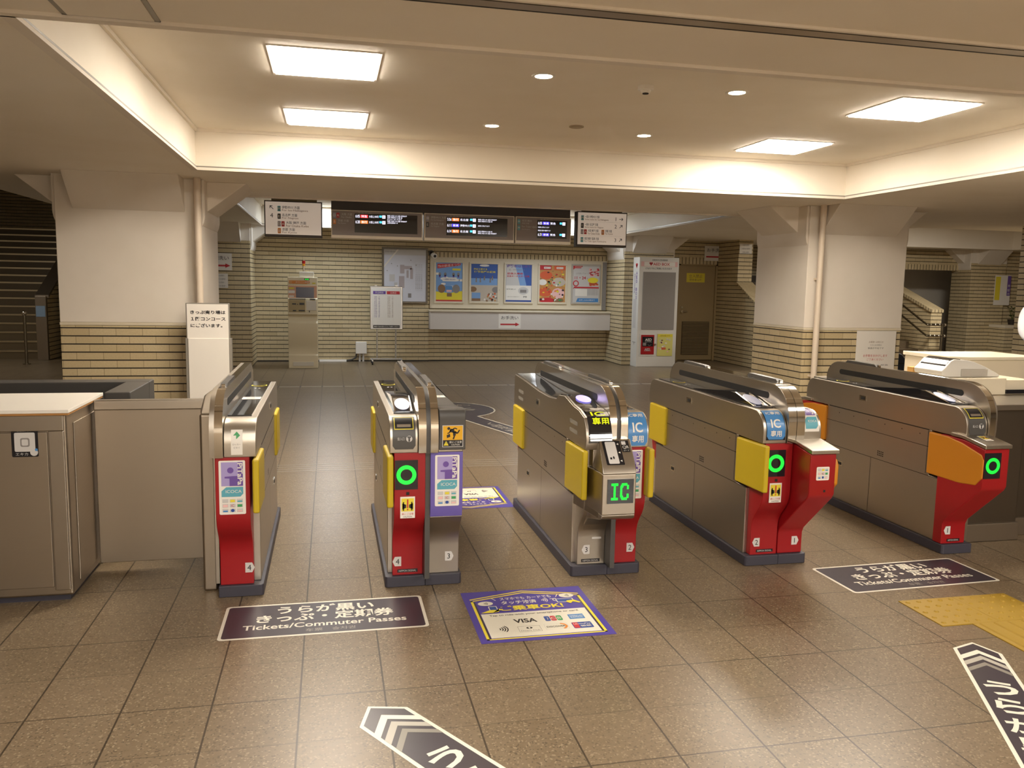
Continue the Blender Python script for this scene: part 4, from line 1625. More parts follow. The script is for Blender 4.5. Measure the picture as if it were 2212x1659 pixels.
sign(3.18, 3.85, 1.985, 2.425, 7.3, 'hanging direction sign for platforms 1 to 3 at the right of the departure boards', right_sign, 0)

# ------------------------------------------------------------------ along the back wall
t = thing('ticket_machine', (-.335, 11.7, 0), 'cream fare machine with a dark screen and red warning lamp by the left back wall', 'ticket machine')
TV = mat('machine_cream', '#e6d8b6', .45)
TVW = mat('machine_white', '#d8d0c0', .4)
b = MB()
x0, x1 = -.575, -.09
b.prism([(11.56, 0), (11.56, .22), (11.585, .24), (11.585, .40), (11.55, .45), (11.55, .77), (11.585, .81), (11.585, .89), (11.53, .92), (11.53, 1.18), (11.56, 1.20), (11.56, 1.545), (12.0, 1.545), (12.0, 0)], 'x', x0, x1, TV)
b.obj('body', t, .006)
b = MB()
b.box(x0 + .01, x1 - .01, 11.552, 11.562, 1.185, 1.40, mat('machine_salmon', '#d8a484', .45))
b.obj('screen_surround', t, .003)
b = MB()
b.box(x0 + .135, x1 - .055, 11.545, 11.556, 1.20, 1.375, mat('machine_screen', '#20222e', .15, emit=.02, ecol='#404a70'))
b.obj('screen', t)
a = Art(front(x0, 11.556, 0), .002)
a.rrect(.02, 1.43, .32, 1.49, .01, mat('machine_peach', '#e0a060', .45), 2)
a.rect(.07, 1.44, .36, 1.478, ORGP, 3)
a.text('のりこし精算', .24, 1.46, .022, WHITE, 4, .22)
a.rect(.275, 1.495, .355, 1.525, BLACK, 3)
a.text('●○●', .315, 1.51, .016, LEDG, 4)
a.rect(.40, 1.435, .455, 1.455, YELP, 3)
a.rect(.02, 1.345, .10, 1.37, YELP, 3)
a.rect(.01, 1.275, .115, 1.32, WHITE, 3)
a.rect(.02, 1.21, .10, 1.235, WHITE, 3)
a.obj('label', t)
b = MB()
b.box(x0 + .015, x0 + .285, 11.515, 11.532, .96, 1.165, mat('machine_coin_panel', '#a89468', .4))
b.obj('coin_panel', t, .003)
b = MB()
for u0, u1, v0, v1 in ((.07, .135, 1.085, 1.105), (.19, .27, 1.08, 1.115), (.08, .135, .975, .992), (.175, .275, .975, .995), (.155, .165, 1.08, 1.10), (.30, .31, 0, 0)):
    if v1:
        b.box(x0 + u0, x0 + u1, 11.508, 11.517, v0, v1, BLACK)
b.box(x0 + .02, x0 + .29, 11.52, 11.532, 1.172, 1.184, BLACK)
b.box(x0 + .36, x0 + .45, 11.52, 11.532, 1.165, 1.184, BLACK)
b.obj('slot', t)
b = MB()
b.box(x0 + .30, x1 - .02, 11.52, 11.532, .99, 1.15, TVW)
b.box(x0 + .345, x0 + .357, 11.515, 11.522, .955, .985, BLACK)
b.obj('card_panel', t, .003)
b = MB()
b.box(-.385, -.15, 11.6, 11.9, 1.545, 1.635, TVW)
b.obj('head_box', t, .005)
b = MB()
b.cyl((-.315, 11.75, 1.635), (-.315, 11.75, 1.735), .016, POL, 14)
b.obj('lamp_pole', t)
b = MB()
b.cyl((-.315, 11.75, 1.735), (-.315, 11.75, 1.775), .024, mat('amber_lens', '#c88a20', .25), 18)
b.cyl((-.315, 11.75, 1.775), (-.315, 11.75, 1.825), .028, mat('red_lens', '#9a1c18', .25), 18)
b.cyl((-.315, 11.75, 1.825), (-.315, 11.75, 1.84), .02, POL, 18)
b.obj('warning_lamp', t)
b = MB()
b.box(x0 + .07, x1 - .07, 11.55, 11.562, .04, .11, TVW)
b.obj('kick_plate', t, .003)
# notice stand on casters
t = thing('notice_stand', (1.12, 12.33, 0), 'wheeled notice stand with a white timetable sheet in front of the wall map', 'notice stand')
ALU = mat('aluminium', '#c8c8c8', .3, 1.)
b = MB()
b.box(.825, 1.415, 12.30, 12.335, .63, 1.415, ALU)
b.obj('frame', t, .012)
b = MB()
b.box(.85, 1.39, 12.294, 12.302, .655, 1.385, WHITE)
b.obj('sheet', t)
a = Art(front(.85, 12.294, .655), .0012)
a.rect(.03, .615, .255, .67, DPUR, 1)
a.rect(.275, .615, .51, .67, REDP, 1)
a.text('平日時刻', .14, .642, .035, WHITE, 2)
a.text('土休日', .39, .642, .035, WHITE, 2)
for c_, m in ((.05, DPUR), (.29, BROWNP)):
    for i in range(13):
        a.text('%d:%02d　%02d' % (5 + i, (i * 17 + 5) % 60, (i * 23 + 31) % 60), c_, .565 - i * .03, .017, m, 1, .1, 0, 'l')
a.rect(.03, .0, .51, .055, BLACK, 1)
a.text('階段ではお足もとにご注意ください', .27, .028, .026, WHITE, 2, .45)
a.obj('lettering', t)
for x in (.95, 1.29):
    b = MB()
    b.cyl((x, 12.32, .08), (x, 12.32, .64), .013, ALU, 12)
    b.obj('leg', t)
for x in (.86, 1.38):
    b = MB()
    b.cyl((x, 12.12, .075), (x, 12.52, .075), .014, ALU, 12)
    b.obj('foot', t)
    for y in (12.14, 12.5):
        b = MB()
        b.cyl((x - .012, y, .03), (x + .012, y, .03), .03, BLACK, 16)
        b.box(x - .01, x + .01, y - .01, y + .01, .04, .075, GREY)
        b.obj('caster', t)
b = MB()
b.cyl((.83, 12.32, .085), (1.41, 12.32, .085), .016, ALU, 12)
b.obj('cross_bar', t)
for x in (.93, 1.3):
    b = MB()
    b.box(x - .02, x + .02, 12.305, 12.33, 1.412, 1.432, ALU)
    b.obj('clip', t)
# junction box with conduits, cable cover
t = thing('junction_box', (.682, 12.78, .14), 'small white junction box low on the back wall with grey conduits', 'junction box')
b = MB()
b.box(.58, .785, 12.74, 12.82, .145, .37, WHITE)
b.obj('box', t, .012, 3)
b = MB()
for x in (.655, .72):
    b.cyl((x, 12.79, .0), (x, 12.79, .145), .018, LGREYP, 12)
b.obj('conduit', t)
b = MB()
b.tube([(.60, 12.79, .15), (.58, 12.78, .07), (.5, 12.77, .03), (.42, 12.77, .02)], .016, GREY, 8)
b.obj('cable', t)
b = MB()
b.prism([(12.74, 0), (12.75, .035), (12.81, .035), (12.82, 0)], 'x', -.085, .41, WHITE)
tag(b.obj('cable_cover', bevel=.003), 'white cable cover on the floor along the back wall right of the fare machine', 'cable cover')
# map board
t = thing('wall_map', (1.5, 12.8, 1.1), 'framed white station map board on the back wall', 'map board')
b = MB()
for u0, u1, v0, v1 in ((1.07, 1.925, 2.10, 2.135), (1.07, 1.925, 1.10, 1.135), (1.07, 1.105, 1.135, 2.10), (1.89, 1.925, 1.135, 2.10)):
    b.box(u0, u1, 12.78, 12.82, v0, v1, mat('map_frame', '#6c665c', .35, .8))
b.obj('frame', t, .004)
b = MB()
b.box(1.10, 1.895, 12.79, 12.81, 1.13, 2.105, mat('map_sheet', '#d4d4dc', .4))
b.obj('sheet', t)
a = Art(front(1.105, 12.79, 1.135), .0012)
W_ = .785
a.rect(0, .86, W_, .965, LGREYP, 1)
a.poly([(0, .66), (.25, .965), (.28, .965), (0, .62)], WHITE, 2)
a.text('駅構内案内図', .12, .92, .03, GREYP, 2)
for x, y, w, h in ((.10, .37, .10, .13), (.19, .28, .06, .07), (.28, .25, .10, .22), (.30, .52, .08, .16), (.38, .60, .14, .06), (.42, .44, .04, .14), (.49, .42, .05, .2), (.45, .07, .06, .08)):
    a.rect(x, y, x + w, y + h, LGREYP if x < .2 else GREYP if y < .1 else mat('map_building', '#b4a8a8', .5), 2)
for i in range(4):
    a.text('ご案内図の説明文をここに示す', .60 + i * .035, .45, .016, GREYP, 2, .5, 0, 'c', PI / 2)
for x, y in ((.14, .70), (.25, .66), (.60, .68), (.06, .57), (.5, .77)):
    a.poly([(x - .012, y - .01), (x + .012, y - .01), (x, y + .012)], GREYP, 2)
a.obj('lettering', t)
# security camera
t = thing('security_camera', (2.02, 12.8, 2.0), 'small black and white security camera at the upper right corner of the wall map', 'security camera')
b = MB()
b.cyl((1.99, 12.87, 2.05), (1.99, 12.80, 2.05), .05, BLACK, 20)
b.cyl((1.99, 12.80, 2.05), (2.02, 12.74, 2.02), .03, BLACK, 14)
b.obj('mount', t)
b = MB()
b.cyl((2.02, 12.78, 2.015), (2.035, 12.60, 1.985), .045, WHITE, 20)
b.obj('housing', t)
b = MB()
b.cyl((2.0345, 12.604, 1.9855), (2.0355, 12.592, 1.984), .026, BLACK, 18)
b.obj('lens', t)
# poster panel
t = thing('poster_panel', (3.73, 12.85, 1.0), 'long cream display panel behind the five framed posters', 'display panel')
b = MB()
b.box(1.97, 5.40, 12.835, 12.858, 1.01, 1.955, CREAM)
b.obj('board', t, .004)
b = MB()
b.box(1.965, 5.49, 12.836, 12.857, 1.955, 1.975, CREAM)
b.box(5.40, 5.49, 12.845, 12.858, 1.01, 1.955, GREYP)
b.obj('edge_strip', t)
def poster(x0, x1, z0, z1, label, draw, fm):
    t = thing('framed_poster', ((x0 + x1) / 2, 12.83, z0), label, 'poster', 'framed posters on the display panel')
    b = MB()
    f = .035
    for a_, b_, c_, d_ in ((x0, x1, z1 - f, z1), (x0, x1, z0, z0 + f), (x0, x0 + f, z0 + f, z1 - f), (x1 - f, x1, z0 + f, z1 - f)):
        b.box(a_, b_, 12.812, 12.835, c_, d_, fm)
    b.obj('frame', t, .006)
    w, h = x1 - x0 - 2 * f + .01, z1 - z0 - 2 * f + .01
    b = MB()
    b.box(x0 + f - .005, x1 - f + .005, 12.822, 12.834, z0 + f - .005, z1 - f + .005, WHITE)
    s = b.obj('sheet', t)
    a = Art(front(x0 + f - .005, 12.822, z0 + f - .005), .0008)
    draw(a, w, h)
    a.obj('print', s)
rnd = random.Random(3)
SKYP = mat('poster_sky', '#7aa0d0', .5)
SKYD = mat('poster_deep_blue', '#3a5ca4', .5)
SAND = mat('poster_sand', '#c0b4a4', .5)
SALM = mat('poster_salmon', '#d4603a', .5)
OCH = mat('poster_ochre', '#c08a50', .5)
def p_fest(a, w, h):
    a.rect(0, 0, w, h, SKYP, 1)
    for i in range(7):
        a.ell(rnd.uniform(.05, .95) * w, rnd.uniform(.35, .78) * h, .09 * w, .03 * h, WHITE, 2, 14)
    a.poly([(.06 * w, .84 * h), (.90 * w, .93 * h), (.93 * w, .985 * h), (.06 * w, .96 * h)], REDP, 3)
    a.text('秋の鉄道まつり', .48 * w, .925 * h, .07 * h, PINK, 4, .8 * w, .02, 'c', .1)
    a.rect(.62 * w, .80 * h, .92 * w, .85 * h, YELP, 3)
    a.rect(.25 * w, .52 * h, .78 * w, .62 * h, WHITE, 3)
    a.text('入場無料 雨天決行', .51 * w, .57 * h, .04 * h, BLUED, 4, .45 * w)
    for x in (.15, .35, .66, .84):
        a.ell(x * w, .70 * h, .05 * w, .045 * h, GREYP, 3, 12)
        a.rect(x * w - .03 * w, .62 * h, x * w + .03 * w, .68 * h, DPUR, 3)
    a.poly([(0, 0), (w, 0), (w, .28 * h), (.5 * w, .22 * h), (0, .26 * h)], YELP, 3)
    for x in (.22, .76):
        a.ell(x * w, .33 * h, .14 * w, .11 * h, BROWNP if x < .5 else GREYP, 4, 18)
    a.rect(.36 * w, .25 * h, .62 * w, .40 * h, BLUE, 4)
    a.rect(.40 * w, .25 * h, .60 * w, .30 * h, PINK, 5)
    a.rect(.42 * w, .13 * h, .60 * w, .22 * h, BROWNP, 5)
    a.rect(0, 0, w, .045 * h, REDP, 4)
def p_sea(a, w, h):
    a.rect(0, .55 * h, w, h, SKYD, 1)
    a.rect(0, .40 * h, w, .62 * h, SKYP, 2)
    a.rect(0, 0, w, .44 * h, SAND, 3)
    a.ell(.5 * w, .955 * h, .18 * w, .03 * h, WHITE, 3, 16)
    a.text('海女と旅する', .35 * w, .86 * h, .05 * h, YELP, 4, .5 * w, .02)
    a.text('伊勢志摩の週末', .52 * w, .79 * h, .055 * h, YELP, 4, .8 * w, .02)
    for x in (.2, .35, .5, .72, .8):
        y = .58 + .05 * math.sin(x * 17)
        a.ell(x * w, (y + .05) * h, .02 * w, .02 * h, BROWNP, 5, 10)
        a.poly([(x * w - .03 * w, y * h - .05 * h), (x * w + .03 * w, y * h - .05 * h), (x * w + .02 * w, y * h + .035 * h), (x * w - .02 * w, y * h + .035 * h)], GREYP, 5)
    a.ell(.08 * w, .33 * h, .14 * w, .07 * h, BROWNP, 4, 16)
    a.ell(.93 * w, .32 * h, .14 * w, .08 * h, GREYP, 4, 16)
    a.rect(.04 * w, .06 * h, .36 * w, .24 * h, SKYP, 4)
    a.rect(.04 * w, .02 * h, .36 * w, .09 * h, BROWNP, 5)
    for i in range(26):
        a.ell(rnd.uniform(.45, .97) * w, rnd.uniform(.02, .22) * h, .035 * w, .025 * h, (BROWNP, OCH, WHITE, GREYP, SALM)[i % 5], 4 + i % 3, 10)
def p_ise(a, w, h):
    a.rect(0, .44 * h, w, h, SKYD, 1)
    a.poly([(0, .44 * h), (.55 * w, .44 * h), (.35 * w, h), (0, h)], LGREYP, 2)
    a.poly([(.55 * w, .44 * h), (.8 * w, .44 * h), (.6 * w, h), (.35 * w, h)], SKYP, 2)
    a.text('伊勢市!はじめて', .5 * w, .95 * h, .075 * h, DPUR, 3, .92 * w, .03)
    a.text('記', .16 * w, .855 * h, .05 * h, GREYP, 3)
    a.text('伊勢の記念きっぷ', .5 * w, .855 * h, .035 * h, GREYP, 3, .45 * w)
    a.text('記念入場券', .36 * w, .755 * h, .055 * h, REDP, 3, .6 * w, .02)
    a.text('記念キーホルダー発売', .48 * w, .685 * h, .05 * h, REDP, 3, .85 * w, .02)
    a.rect(0, 0, w, .44 * h, WHITE, 3)
    a.text('限定千枚で販売します', .22 * w, .34 * h, .03 * h, BLACK, 4, .35 * w)
    a.ell(.68 * w, .30 * h, .2 * w, .1 * h, LGREYP, 4, 20)
    a.rect(.56 * w, .25 * h, .80 * w, .33 * h, GREYP, 5)
    a.text('お問い合わせは駅窓口まで', .3 * w, .14 * h, .025 * h, GREYP, 4, .45 * w)
    a.text('伊勢', .75 * w, .14 * h, .05 * h, BLACK, 4)
    a.rect(0, 0, w, .05 * h, BLUED, 5)
    a.frame(0, 0, w, h, .008, BLUED, 6)
def p_food(a, w, h):
    a.rect(0, 0, w, h, OCH, 1)
    a.rect(0, .87 * h, .45 * w, h, REDP, 2)
    a.rect(.55 * w, .87 * h, w, h, SALM, 2)
    for x in (.30, .78):
        a.rrect(x * w - .14 * w, .90 * h, x * w + .12 * w, .955 * h, .01, WHITE, 3)
        a.text('味めぐり', x * w - .01 * w, .927 * h, .035 * h, REDP, 4, .2 * w)
    for x, y, rx, ry, m in ((.25, .73, .24, .11, SALM), (.72, .76, .20, .08, OCH), (.73, .55, .26, .12, SAND), (.12, .54, .16, .08, WHITE), (.22, .28, .26, .12, SALM), (.30, .06, .3, .07, REDP), (.72, .25, .24, .14, PINK), (.74, .06, .2, .06, BROWNP)):
        a.ell(x * w, y * h, rx * w, ry * h, m, 2, 20)
    for i in range(60):
        x, y = rnd.uniform(.04, .96), rnd.uniform(.03, .84)
        a.ell(x * w, y * h, rnd.uniform(.02, .05) * w, rnd.uniform(.01, .03) * h, (SALM, REDP, GREENP, YELP, BROWNP, WHITE, ORGP, STK)[i % 8], 3 + i % 4, 9)
def p_run(a, w, h):
    a.rect(0, 0, w, h, LGREYP, 1)
    a.poly([(0, h), (.38 * w, h), (.30 * w, .93 * h), (.08 * w, .93 * h), (0, .88 * h)], REDP, 2)
    a.text('参加者募集', .2 * w, .965 * h, .03 * h, WHITE, 3, .25 * w)
    a.text('ふれあいウォーク', .36 * w, .79 * h, .05 * h, GREYP, 3, .5 * w)
    a.text('11・24', .28 * w, .67 * h, .08 * h, REDP, 3, .42 * w, .02)
    a.text('日', .55 * w, .655 * h, .035 * h, REDP, 3)
    for i in range(30):
        t_ = i / 30
        a.ell((.62 + .36 * rnd.random()) * w, (.92 - .24 * t_ * rnd.uniform(.6, 1.1)) * h, .04 * w, .02 * h, REDP if i % 2 else PINK, 3 + i % 3, 10)
    for i in range(16):
        a.ell((.6 + .38 * rnd.random()) * w, (.47 + .06 * rnd.random()) * h, .05 * w, .022 * h, SALM, 3 + i % 3, 10)
    a.ell(.76 * w, .61 * h, .2 * w, .075 * h, YELP, 6, 20)
    a.arc(.12 * w, .52 * h, .075 * w, .11 * w, 0, 360, REDP, 3, 18)
    a.poly([(0, .36 * h), (.06 * w, .43 * h), (w, .43 * h), (w, .39 * h), (.06 * w, .39 * h)], REDP, 4)
    a.rect(.1 * w, .18 * h, .55 * w, .37 * h, WHITE, 3)
    for i in range(5):
        a.text('集合場所と受付時間のご案内', .76 * w, (.36 - i * .035) * h, .018 * h, GREYP, 3, .4 * w)
    a.poly([(.14 * w, .02 * h), (.98 * w, .02 * h), (.98 * w, .12 * h), (.20 * w, .12 * h)], BLUE, 4)
    a.text('お申し込みは駅まで', .55 * w, .07 * h, .045 * h, WHITE, 5, .6 * w)
poster(2.05, 2.625, 1.11, 1.91, 'framed poster, first from left: sky blue with red banner and yellow ground', p_fest, CREAM)
poster(2.725, 3.31, 1.115, 1.90, 'framed poster, second from left: seashore scene in deep blue and sand', p_sea, CREAM)
poster(3.405, 3.985, 1.12, 1.905, 'framed poster in the middle: purple heading over blue and white halves', p_ise, CREAM)
poster(4.08, 4.67, 1.12, 1.905, 'framed poster, second from right: orange and red dishes of food', p_food, CREAM)
poster(4.755, 5.36, 1.125, 1.91, 'framed poster, last on the right: white with red blossoms and a date', p_run, mat('grey_frame', '#b4aca0', .4))
# counter along the wall
t = thing('wall_counter', (3.72, 12.75, .61), 'long grey wall counter with a cream ledge below the posters', 'counter')
b = MB()
b.box(1.955, 5.515, 12.62, 12.87, .62, .955, mat('counter_grey', '#ccc4bc', .5))
b.obj('front', t, .003)
b = MB()
b.box(1.94, 5.53, 12.60, 12.87, .955, .985, CREAM)
b.obj('ledge', t, .004)
# AED cabinet
t = thing('aed_cabinet', (6.08, 11.75, 0), 'tall white AED cabinet with grey window by the back right pillar', 'AED cabinet')
AW = mat('aed_white', '#dcd8d0', .4)
b = MB()
b.box(5.695, 6.475, 11.6, 11.915, 0, 2.035, AW)
b.obj('body', t, .004)
b = MB()
b.box(5.775, 6.415, 11.588, 11.602, .70, 1.765, mat('aed_window', '#96908a', .2))
b.obj('window', t, .003)
b = MB()
b.box(5.75, 6.06, 11.592, 11.602, .205, .62, AW)
k = b.obj('door', t, .003)
b = MB()
b.box(5.775, 6.035, 11.584, 11.594, .235, .60, mat('aed_red', '#a82024', .3))
b.box(5.80, 6.015, 11.580, 11.586, .385, .565, BLACK)
k2 = b.obj('aed_case', t, .003)
a = Art(front(5.775, 11.580, .235), .0012)
a.text('AED', .14, .275, .05, WHITE, 1, .13, .02)
a.text('自動体外式除細動器', .145, .235, .014, LGREYP, 1, .13)
a.rect(.035, .165, .10, .22, GREYP, 1)
a.arc(.165, .20, .03, .036, 200, 340, GREYP, 1)
a.text('AED', .125, .095, .042, LGREYP, 1, .11, .02)
a.rect(.06, .065, .20, .07, LGREYP, 1)
a.obj('lettering', k2)
b = MB()
b.cyl((6.055, 11.592, .42), (6.055, 11.575, .42), .018, STEELD, 14)
b.obj('lock', t)
b = MB()
b.box(6.10, 6.405, 11.59, 11.602, .205, .62, mat('aed_leaflet', '#d8d078', .4))
k3 = b.obj('leaflet', t)
a = Art(front(6.10, 11.59, .205), .0012)
a.rect(.01, .36, .295, .405, YELP, 1)
a.text('AEDの使いかた', .15, .382, .025, BROWNP, 2, .2)
for i in range(14):
    a.ell(.03 + rnd.random() * .245, .06 + rnd.random() * .27, .022, .014, (PINK, LGREYP, BROWNP, WHITE)[i % 4], 1 + i % 2, 10)
a.rect(.085, .12, .17, .16, SALM, 3)
a.obj('lettering', k3)
a = Art(front(5.695, 11.6, 0), .0015)
a.text('自動体外式除細動器', .40, 1.985, .032, BLACK, 1, .30)
a.rect(.03, 1.865, .75, 1.955, PINK, 1)
a.rect(.09, 1.87, .70, 1.95, WHITE, 2)
HEART = REDP
def heart(a, cx, cy, s, m, L):
    a.ell(cx - s * .27, cy + s * .18, s * .3, s * .3, m, L, 14)
    a.ell(cx + s * .27, cy + s * .18, s * .3, s * .3, m, L, 14)
    a.poly([(cx - s * .55, cy + s * .08), (cx + s * .55, cy + s * .08), (cx, cy - s * .6)], m, L)
heart(a, .225, 1.915, .06, REDP, 3)
a.text('AED BOX', .43, 1.91, .05, REDP, 3, .33, .02)
a.text('どなたでもご利用いただけます', .38, 1.83, .036, BLACK, 1, .52, .01)
a.rect(.03, .005, .75, .007, GREYP, 1)
a.obj('lettering', t)
a = Art(plane((5.695, 11.915, 0), (0, -1, 0), (0, 0, 1)), .0015)
heart(a, .18, 1.88, .09, REDP, 1)
for i, ch in enumerate('AED BOX'):
    if ch != ' ':
        a.text(ch, .20, 1.74 - i * .075, .06, DPUR, 1, .07, .02)
a.text('自動体外式除細動器', .10, 1.55, .04, DPUR, 1, .36, 0, 'c', -PI / 2)
a.rect(.06, .72, .22, 1.26, LGREYP, 1)
a.text('1F', .17, .43, .05, GREYP, 1)
a.rect(.08, .45, .25, .46, GREYP, 1)
a.obj('side_lettering', t)

# ------------------------------------------------------------------ right: staff counter and what stands on it
STEELK = steel_mat('dark_steel', '#7c7266', .4, 6, 300)
t = thing('staff_counter', (4.5, 1.9, 0), 'long steel staff counter at the right edge behind the lane 1 gate', 'counter')
b = MB()
b.box(3.75, 4.195, 1.22, 2.7, .10, .80, STEELK)
b.box(4.215, 6.2, 1.30, 2.7, .10, .80, STEELK)
b.obj('cabinet', t, .006)
b = MB()
b.box(3.745, 4.2, 1.20, 2.7, 0, .11, STEELD)
b.box(4.2, 6.2, 1.28, 2.7, 0, .11, STEELD)
b.obj('plinth', t, .004)
b = MB()
b.box(3.74, 6.2, 1.19, 2.75, .80, .835, STEEL)
b.obj('worktop', t, .005)
t = thing('cash_drawer', (4.25, 1.8, .835), 'cream flat cash unit under the white card terminal', 'cash unit')
b = MB()
b.box(3.93, 4.40, 1.60, 2.0, .836, .945, CREAM)
b.obj('body', t, .006)
b = MB()
b.box(4.40, 4.62, 1.62, 2.0, .836, .93, CREAM)
b.obj('side_unit', t, .004)
b = MB()
b.box(4.395, 4.6, 1.59, 1.6, .845, .87, BLACK)
b.obj('slot', t)
t = thing('card_terminal', (4.2, 1.78, .945), 'white card terminal with a dark display on the cash unit', 'card terminal')
b = MB()
prof = [(3.96, .955), (3.955, .985), (3.985, 1.01), (4.02, 1.05), (4.05, 1.062), (4.15, 1.055), (4.20, 1.045), (4.28, 1.015), (4.37, .975), (4.40, .957), (4.395, .947), (4.0, .947)]
b.prism(prof, 'y', 1.66, 1.92, mat('terminal_white', '#dcd8d0', .3))
b.obj('body', t, .012, 3)
b = MB()
b.prism([(3.99, 1.018), (4.02, 1.052), (4.05, 1.065), (4.10, 1.062), (4.10, 1.052), (4.05, 1.055), (4.025, 1.043), (3.995, 1.012)], 'y', 1.675, 1.905, GLOSS)
b.obj('display', t)
b = MB()
b.box(4.10, 4.30, 1.655, 1.665, .952, 1.0, mat('terminal_grey', '#b4aea4', .4))
b.obj('side_panel', t, .004)
b = MB()
b.cyl((4.38, 1.79, .962), (4.45, 1.79, .965), .012, BLACK, 12)
b.obj('cable_plug', t)
b = MB()
b.box(3.955, 4.02, 1.93, 1.985, .946, .985, mat('note_orange', '#d8a860', .6))
tag(b.obj('note_pad', bevel=.002), 'small orange note pad behind the white card terminal', 'note pad')
t = thing('office_machine', (4.9, 2.4, .835), 'big cream office machine on the staff counter at the right edge', 'office machine')
b = MB()
b.box(4.47, 5.25, 2.2, 2.68, .836, 1.005, CREAM)
b.obj('body', t, .01, 3)
b = MB()
b.prism([(4.46, 1.005), (4.46, 1.035), (4.62, 1.03), (5.26, 1.03), (5.26, 1.005)], 'y', 2.19, 2.69, mat('machine_lid', '#e0d6c0', .4))
b.obj('lid', t, .005)
# dark blue bundle behind the pillar
t = thing('bundle', (8.45, 8.2, 0), 'dark blue covered bundle standing behind the right pillar', 'bundle')
b = MB()
b.prism([(8.0, 0), (8.78, 0), (8.76, .30), (8.70, .42), (8.58, .55), (8.40, .60), (8.05, .58)], 'y', 8.0, 8.5, mat('bundle_navy', '#1c2438', .6))
b.obj('cover', t, .03, 3)
b = MB()
b.prism([(8.02, .40), (8.72, .40), (8.72, .42), (8.02, .42)], 'y', 7.992, 8.508, mat('bundle_strap', '#10141c', .6))
b.obj('strap', t)
# potted plant on the brick ledge
t = thing('potted_plant', (14.95, 12.7, .80), 'small green potted plant on the far right brick ledge', 'plant')
b = MB()
b.cyl((14.95, 12.7, .802), (14.95, 12.7, .92), .07, mat('pot_dark', '#2c241c', .6), 18, .095)
b.obj('pot', t)
b = MB()
LEAF = mat('leaf_green', '#4c5a24', .55)
for i in range(46):
    a1, h_ = rnd.uniform(0, 2 * PI), rnd.uniform(.05, .34)
    r_ = rnd.uniform(.02, .12)
    c_ = Vector((14.95 + r_ * math.cos(a1), 12.7 + r_ * math.sin(a1), .92 + h_))
    d1 = Vector((math.cos(a1), math.sin(a1), rnd.uniform(-.2, .8))).normalized() * .06
    d2 = Vector((-math.sin(a1), math.cos(a1), .2)) * .022
    b.poly([c_ - d1 * .4, c_ + d2, c_ + d1, c_ - d2], LEAF)
for i in range(6):
    a1 = i * 1.05
    b.cyl((14.95, 12.7, .9), (14.95 + .08 * math.cos(a1), 12.7 + .08 * math.sin(a1), 1.15), .004, LEAF, 6)
b.obj('foliage', t)
# handrails
RAIL = mat('rail_metal', '#8c8474', .3, 1.)
t = thing('stair_handrail', (12.1, 11.45, 0), 'double metal handrail at the foot of the right stairs', 'handrail')
b = MB()
b.cyl((12.13, 11.45, 0), (12.13, 11.45, .86), .022, RAIL, 12)
b.obj('post', t)
for z in (.84, .62):
    b = MB()
    b.tube([(12.2, 11.45, z), (11.78, 11.45, z), (11.90, 11.75, z + .06), (11.92, 13.4, z + .85)], .02, RAIL, 10)
    for x in (11.86, 11.96, 12.06, 12.19):
        b.ball((x, 11.45, z), .03, POL, 10, 8)
    b.obj('rail', t)
t = thing('handrail_post', (-4.88, 12.37, 0), 'slim metal post at the foot of the left stairs', 'post')
b = MB()
b.cyl((-4.88, 12.37, 0), (-4.88, 12.37, .84), .024, RAIL, 14)
b.obj('pole', t)
b = MB()
b.ball((-4.88, 12.37, .86), .042, POL, 14, 10)
b.obj('knob', t)
b = MB()
b.cyl((-4.88, 12.37, 0), (-4.88, 12.37, .015), .06, RAIL, 16)
b.obj('foot_plate', t)
t = thing('steel_box', (-4.85, 13.15, 0), 'tall steel box at the foot of the left stairs with pale blue sticker', 'steel box')
b = MB()
b.box(-4.94, -4.765, 13.1, 13.19, 0, 1.13, STEELD)
b.obj('body', t, .006)
b = MB()
b.box(-4.93, -4.78, 13.094, 13.1, .77, .96, mat('pale_blue', '#8ca4bc', .5))
b.obj('sticker', t)

# ------------------------------------------------------------------ attendant at the right edge
SKINM = mat('skin', '#c89a7c', .5)
SHIRT = mat('white_shirt', '#d8dae0', .6)
TROUS = mat('navy_trousers', '#23283a', .6)
HAIRM = mat('black_hair', '#1a1614', .5)
PX, PY = 6.15, 3.05
p = thing('person', (PX, PY, 0), 'person in white long-sleeved shirt behind the staff counter, one elbow showing at right edge', 'person')
def skin_obj(name, verts, edges, rad, m, root=0, sub=2, parent=None):
    me = bpy.data.meshes.new(name)
    me.from_pydata([Vector(v) for v in verts], edges, [])
    o = bpy.data.objects.new(name, me)
    COL.objects.link(o)
    me.materials.append(m)
    sk = o.modifiers.new('skin', 'SKIN')
    sk.use_smooth_shade = True
    for i, r in enumerate(rad):
        d = me.skin_vertices[0].data[i]
        d.radius = r if isinstance(r, tuple) else (r, r)
        d.use_root = i == root
    s = o.modifiers.new('sub', 'SUBSURF')
    s.levels = s.render_levels = sub
    o.parent = parent
    WO[o.name] = WO[parent.name]
    return o
V, E_, Rd = [], [], []
def vtx(v, r, link=None):
    V.append(v)
    Rd.append(r)
    if link is not None:
        E_.append((link, len(V) - 1))
    return len(V) - 1
pel = vtx((0, 0, .93), (.14, .10))
wa = vtx((0, .005, 1.07), (.125, .095), pel)
ch = vtx((0, .01, 1.26), (.15, .105), wa)
cl = vtx((0, .015, 1.40), (.11, .08), ch)
nk = vtx((0, .01, 1.48), .055, cl)
jaw = vtx((0, -.01, 1.545), (.06, .07), nk)
hd = vtx((0, .0, 1.62), (.075, .092), jaw)
tp = vtx((0, .012, 1.69), (.06, .075), hd)
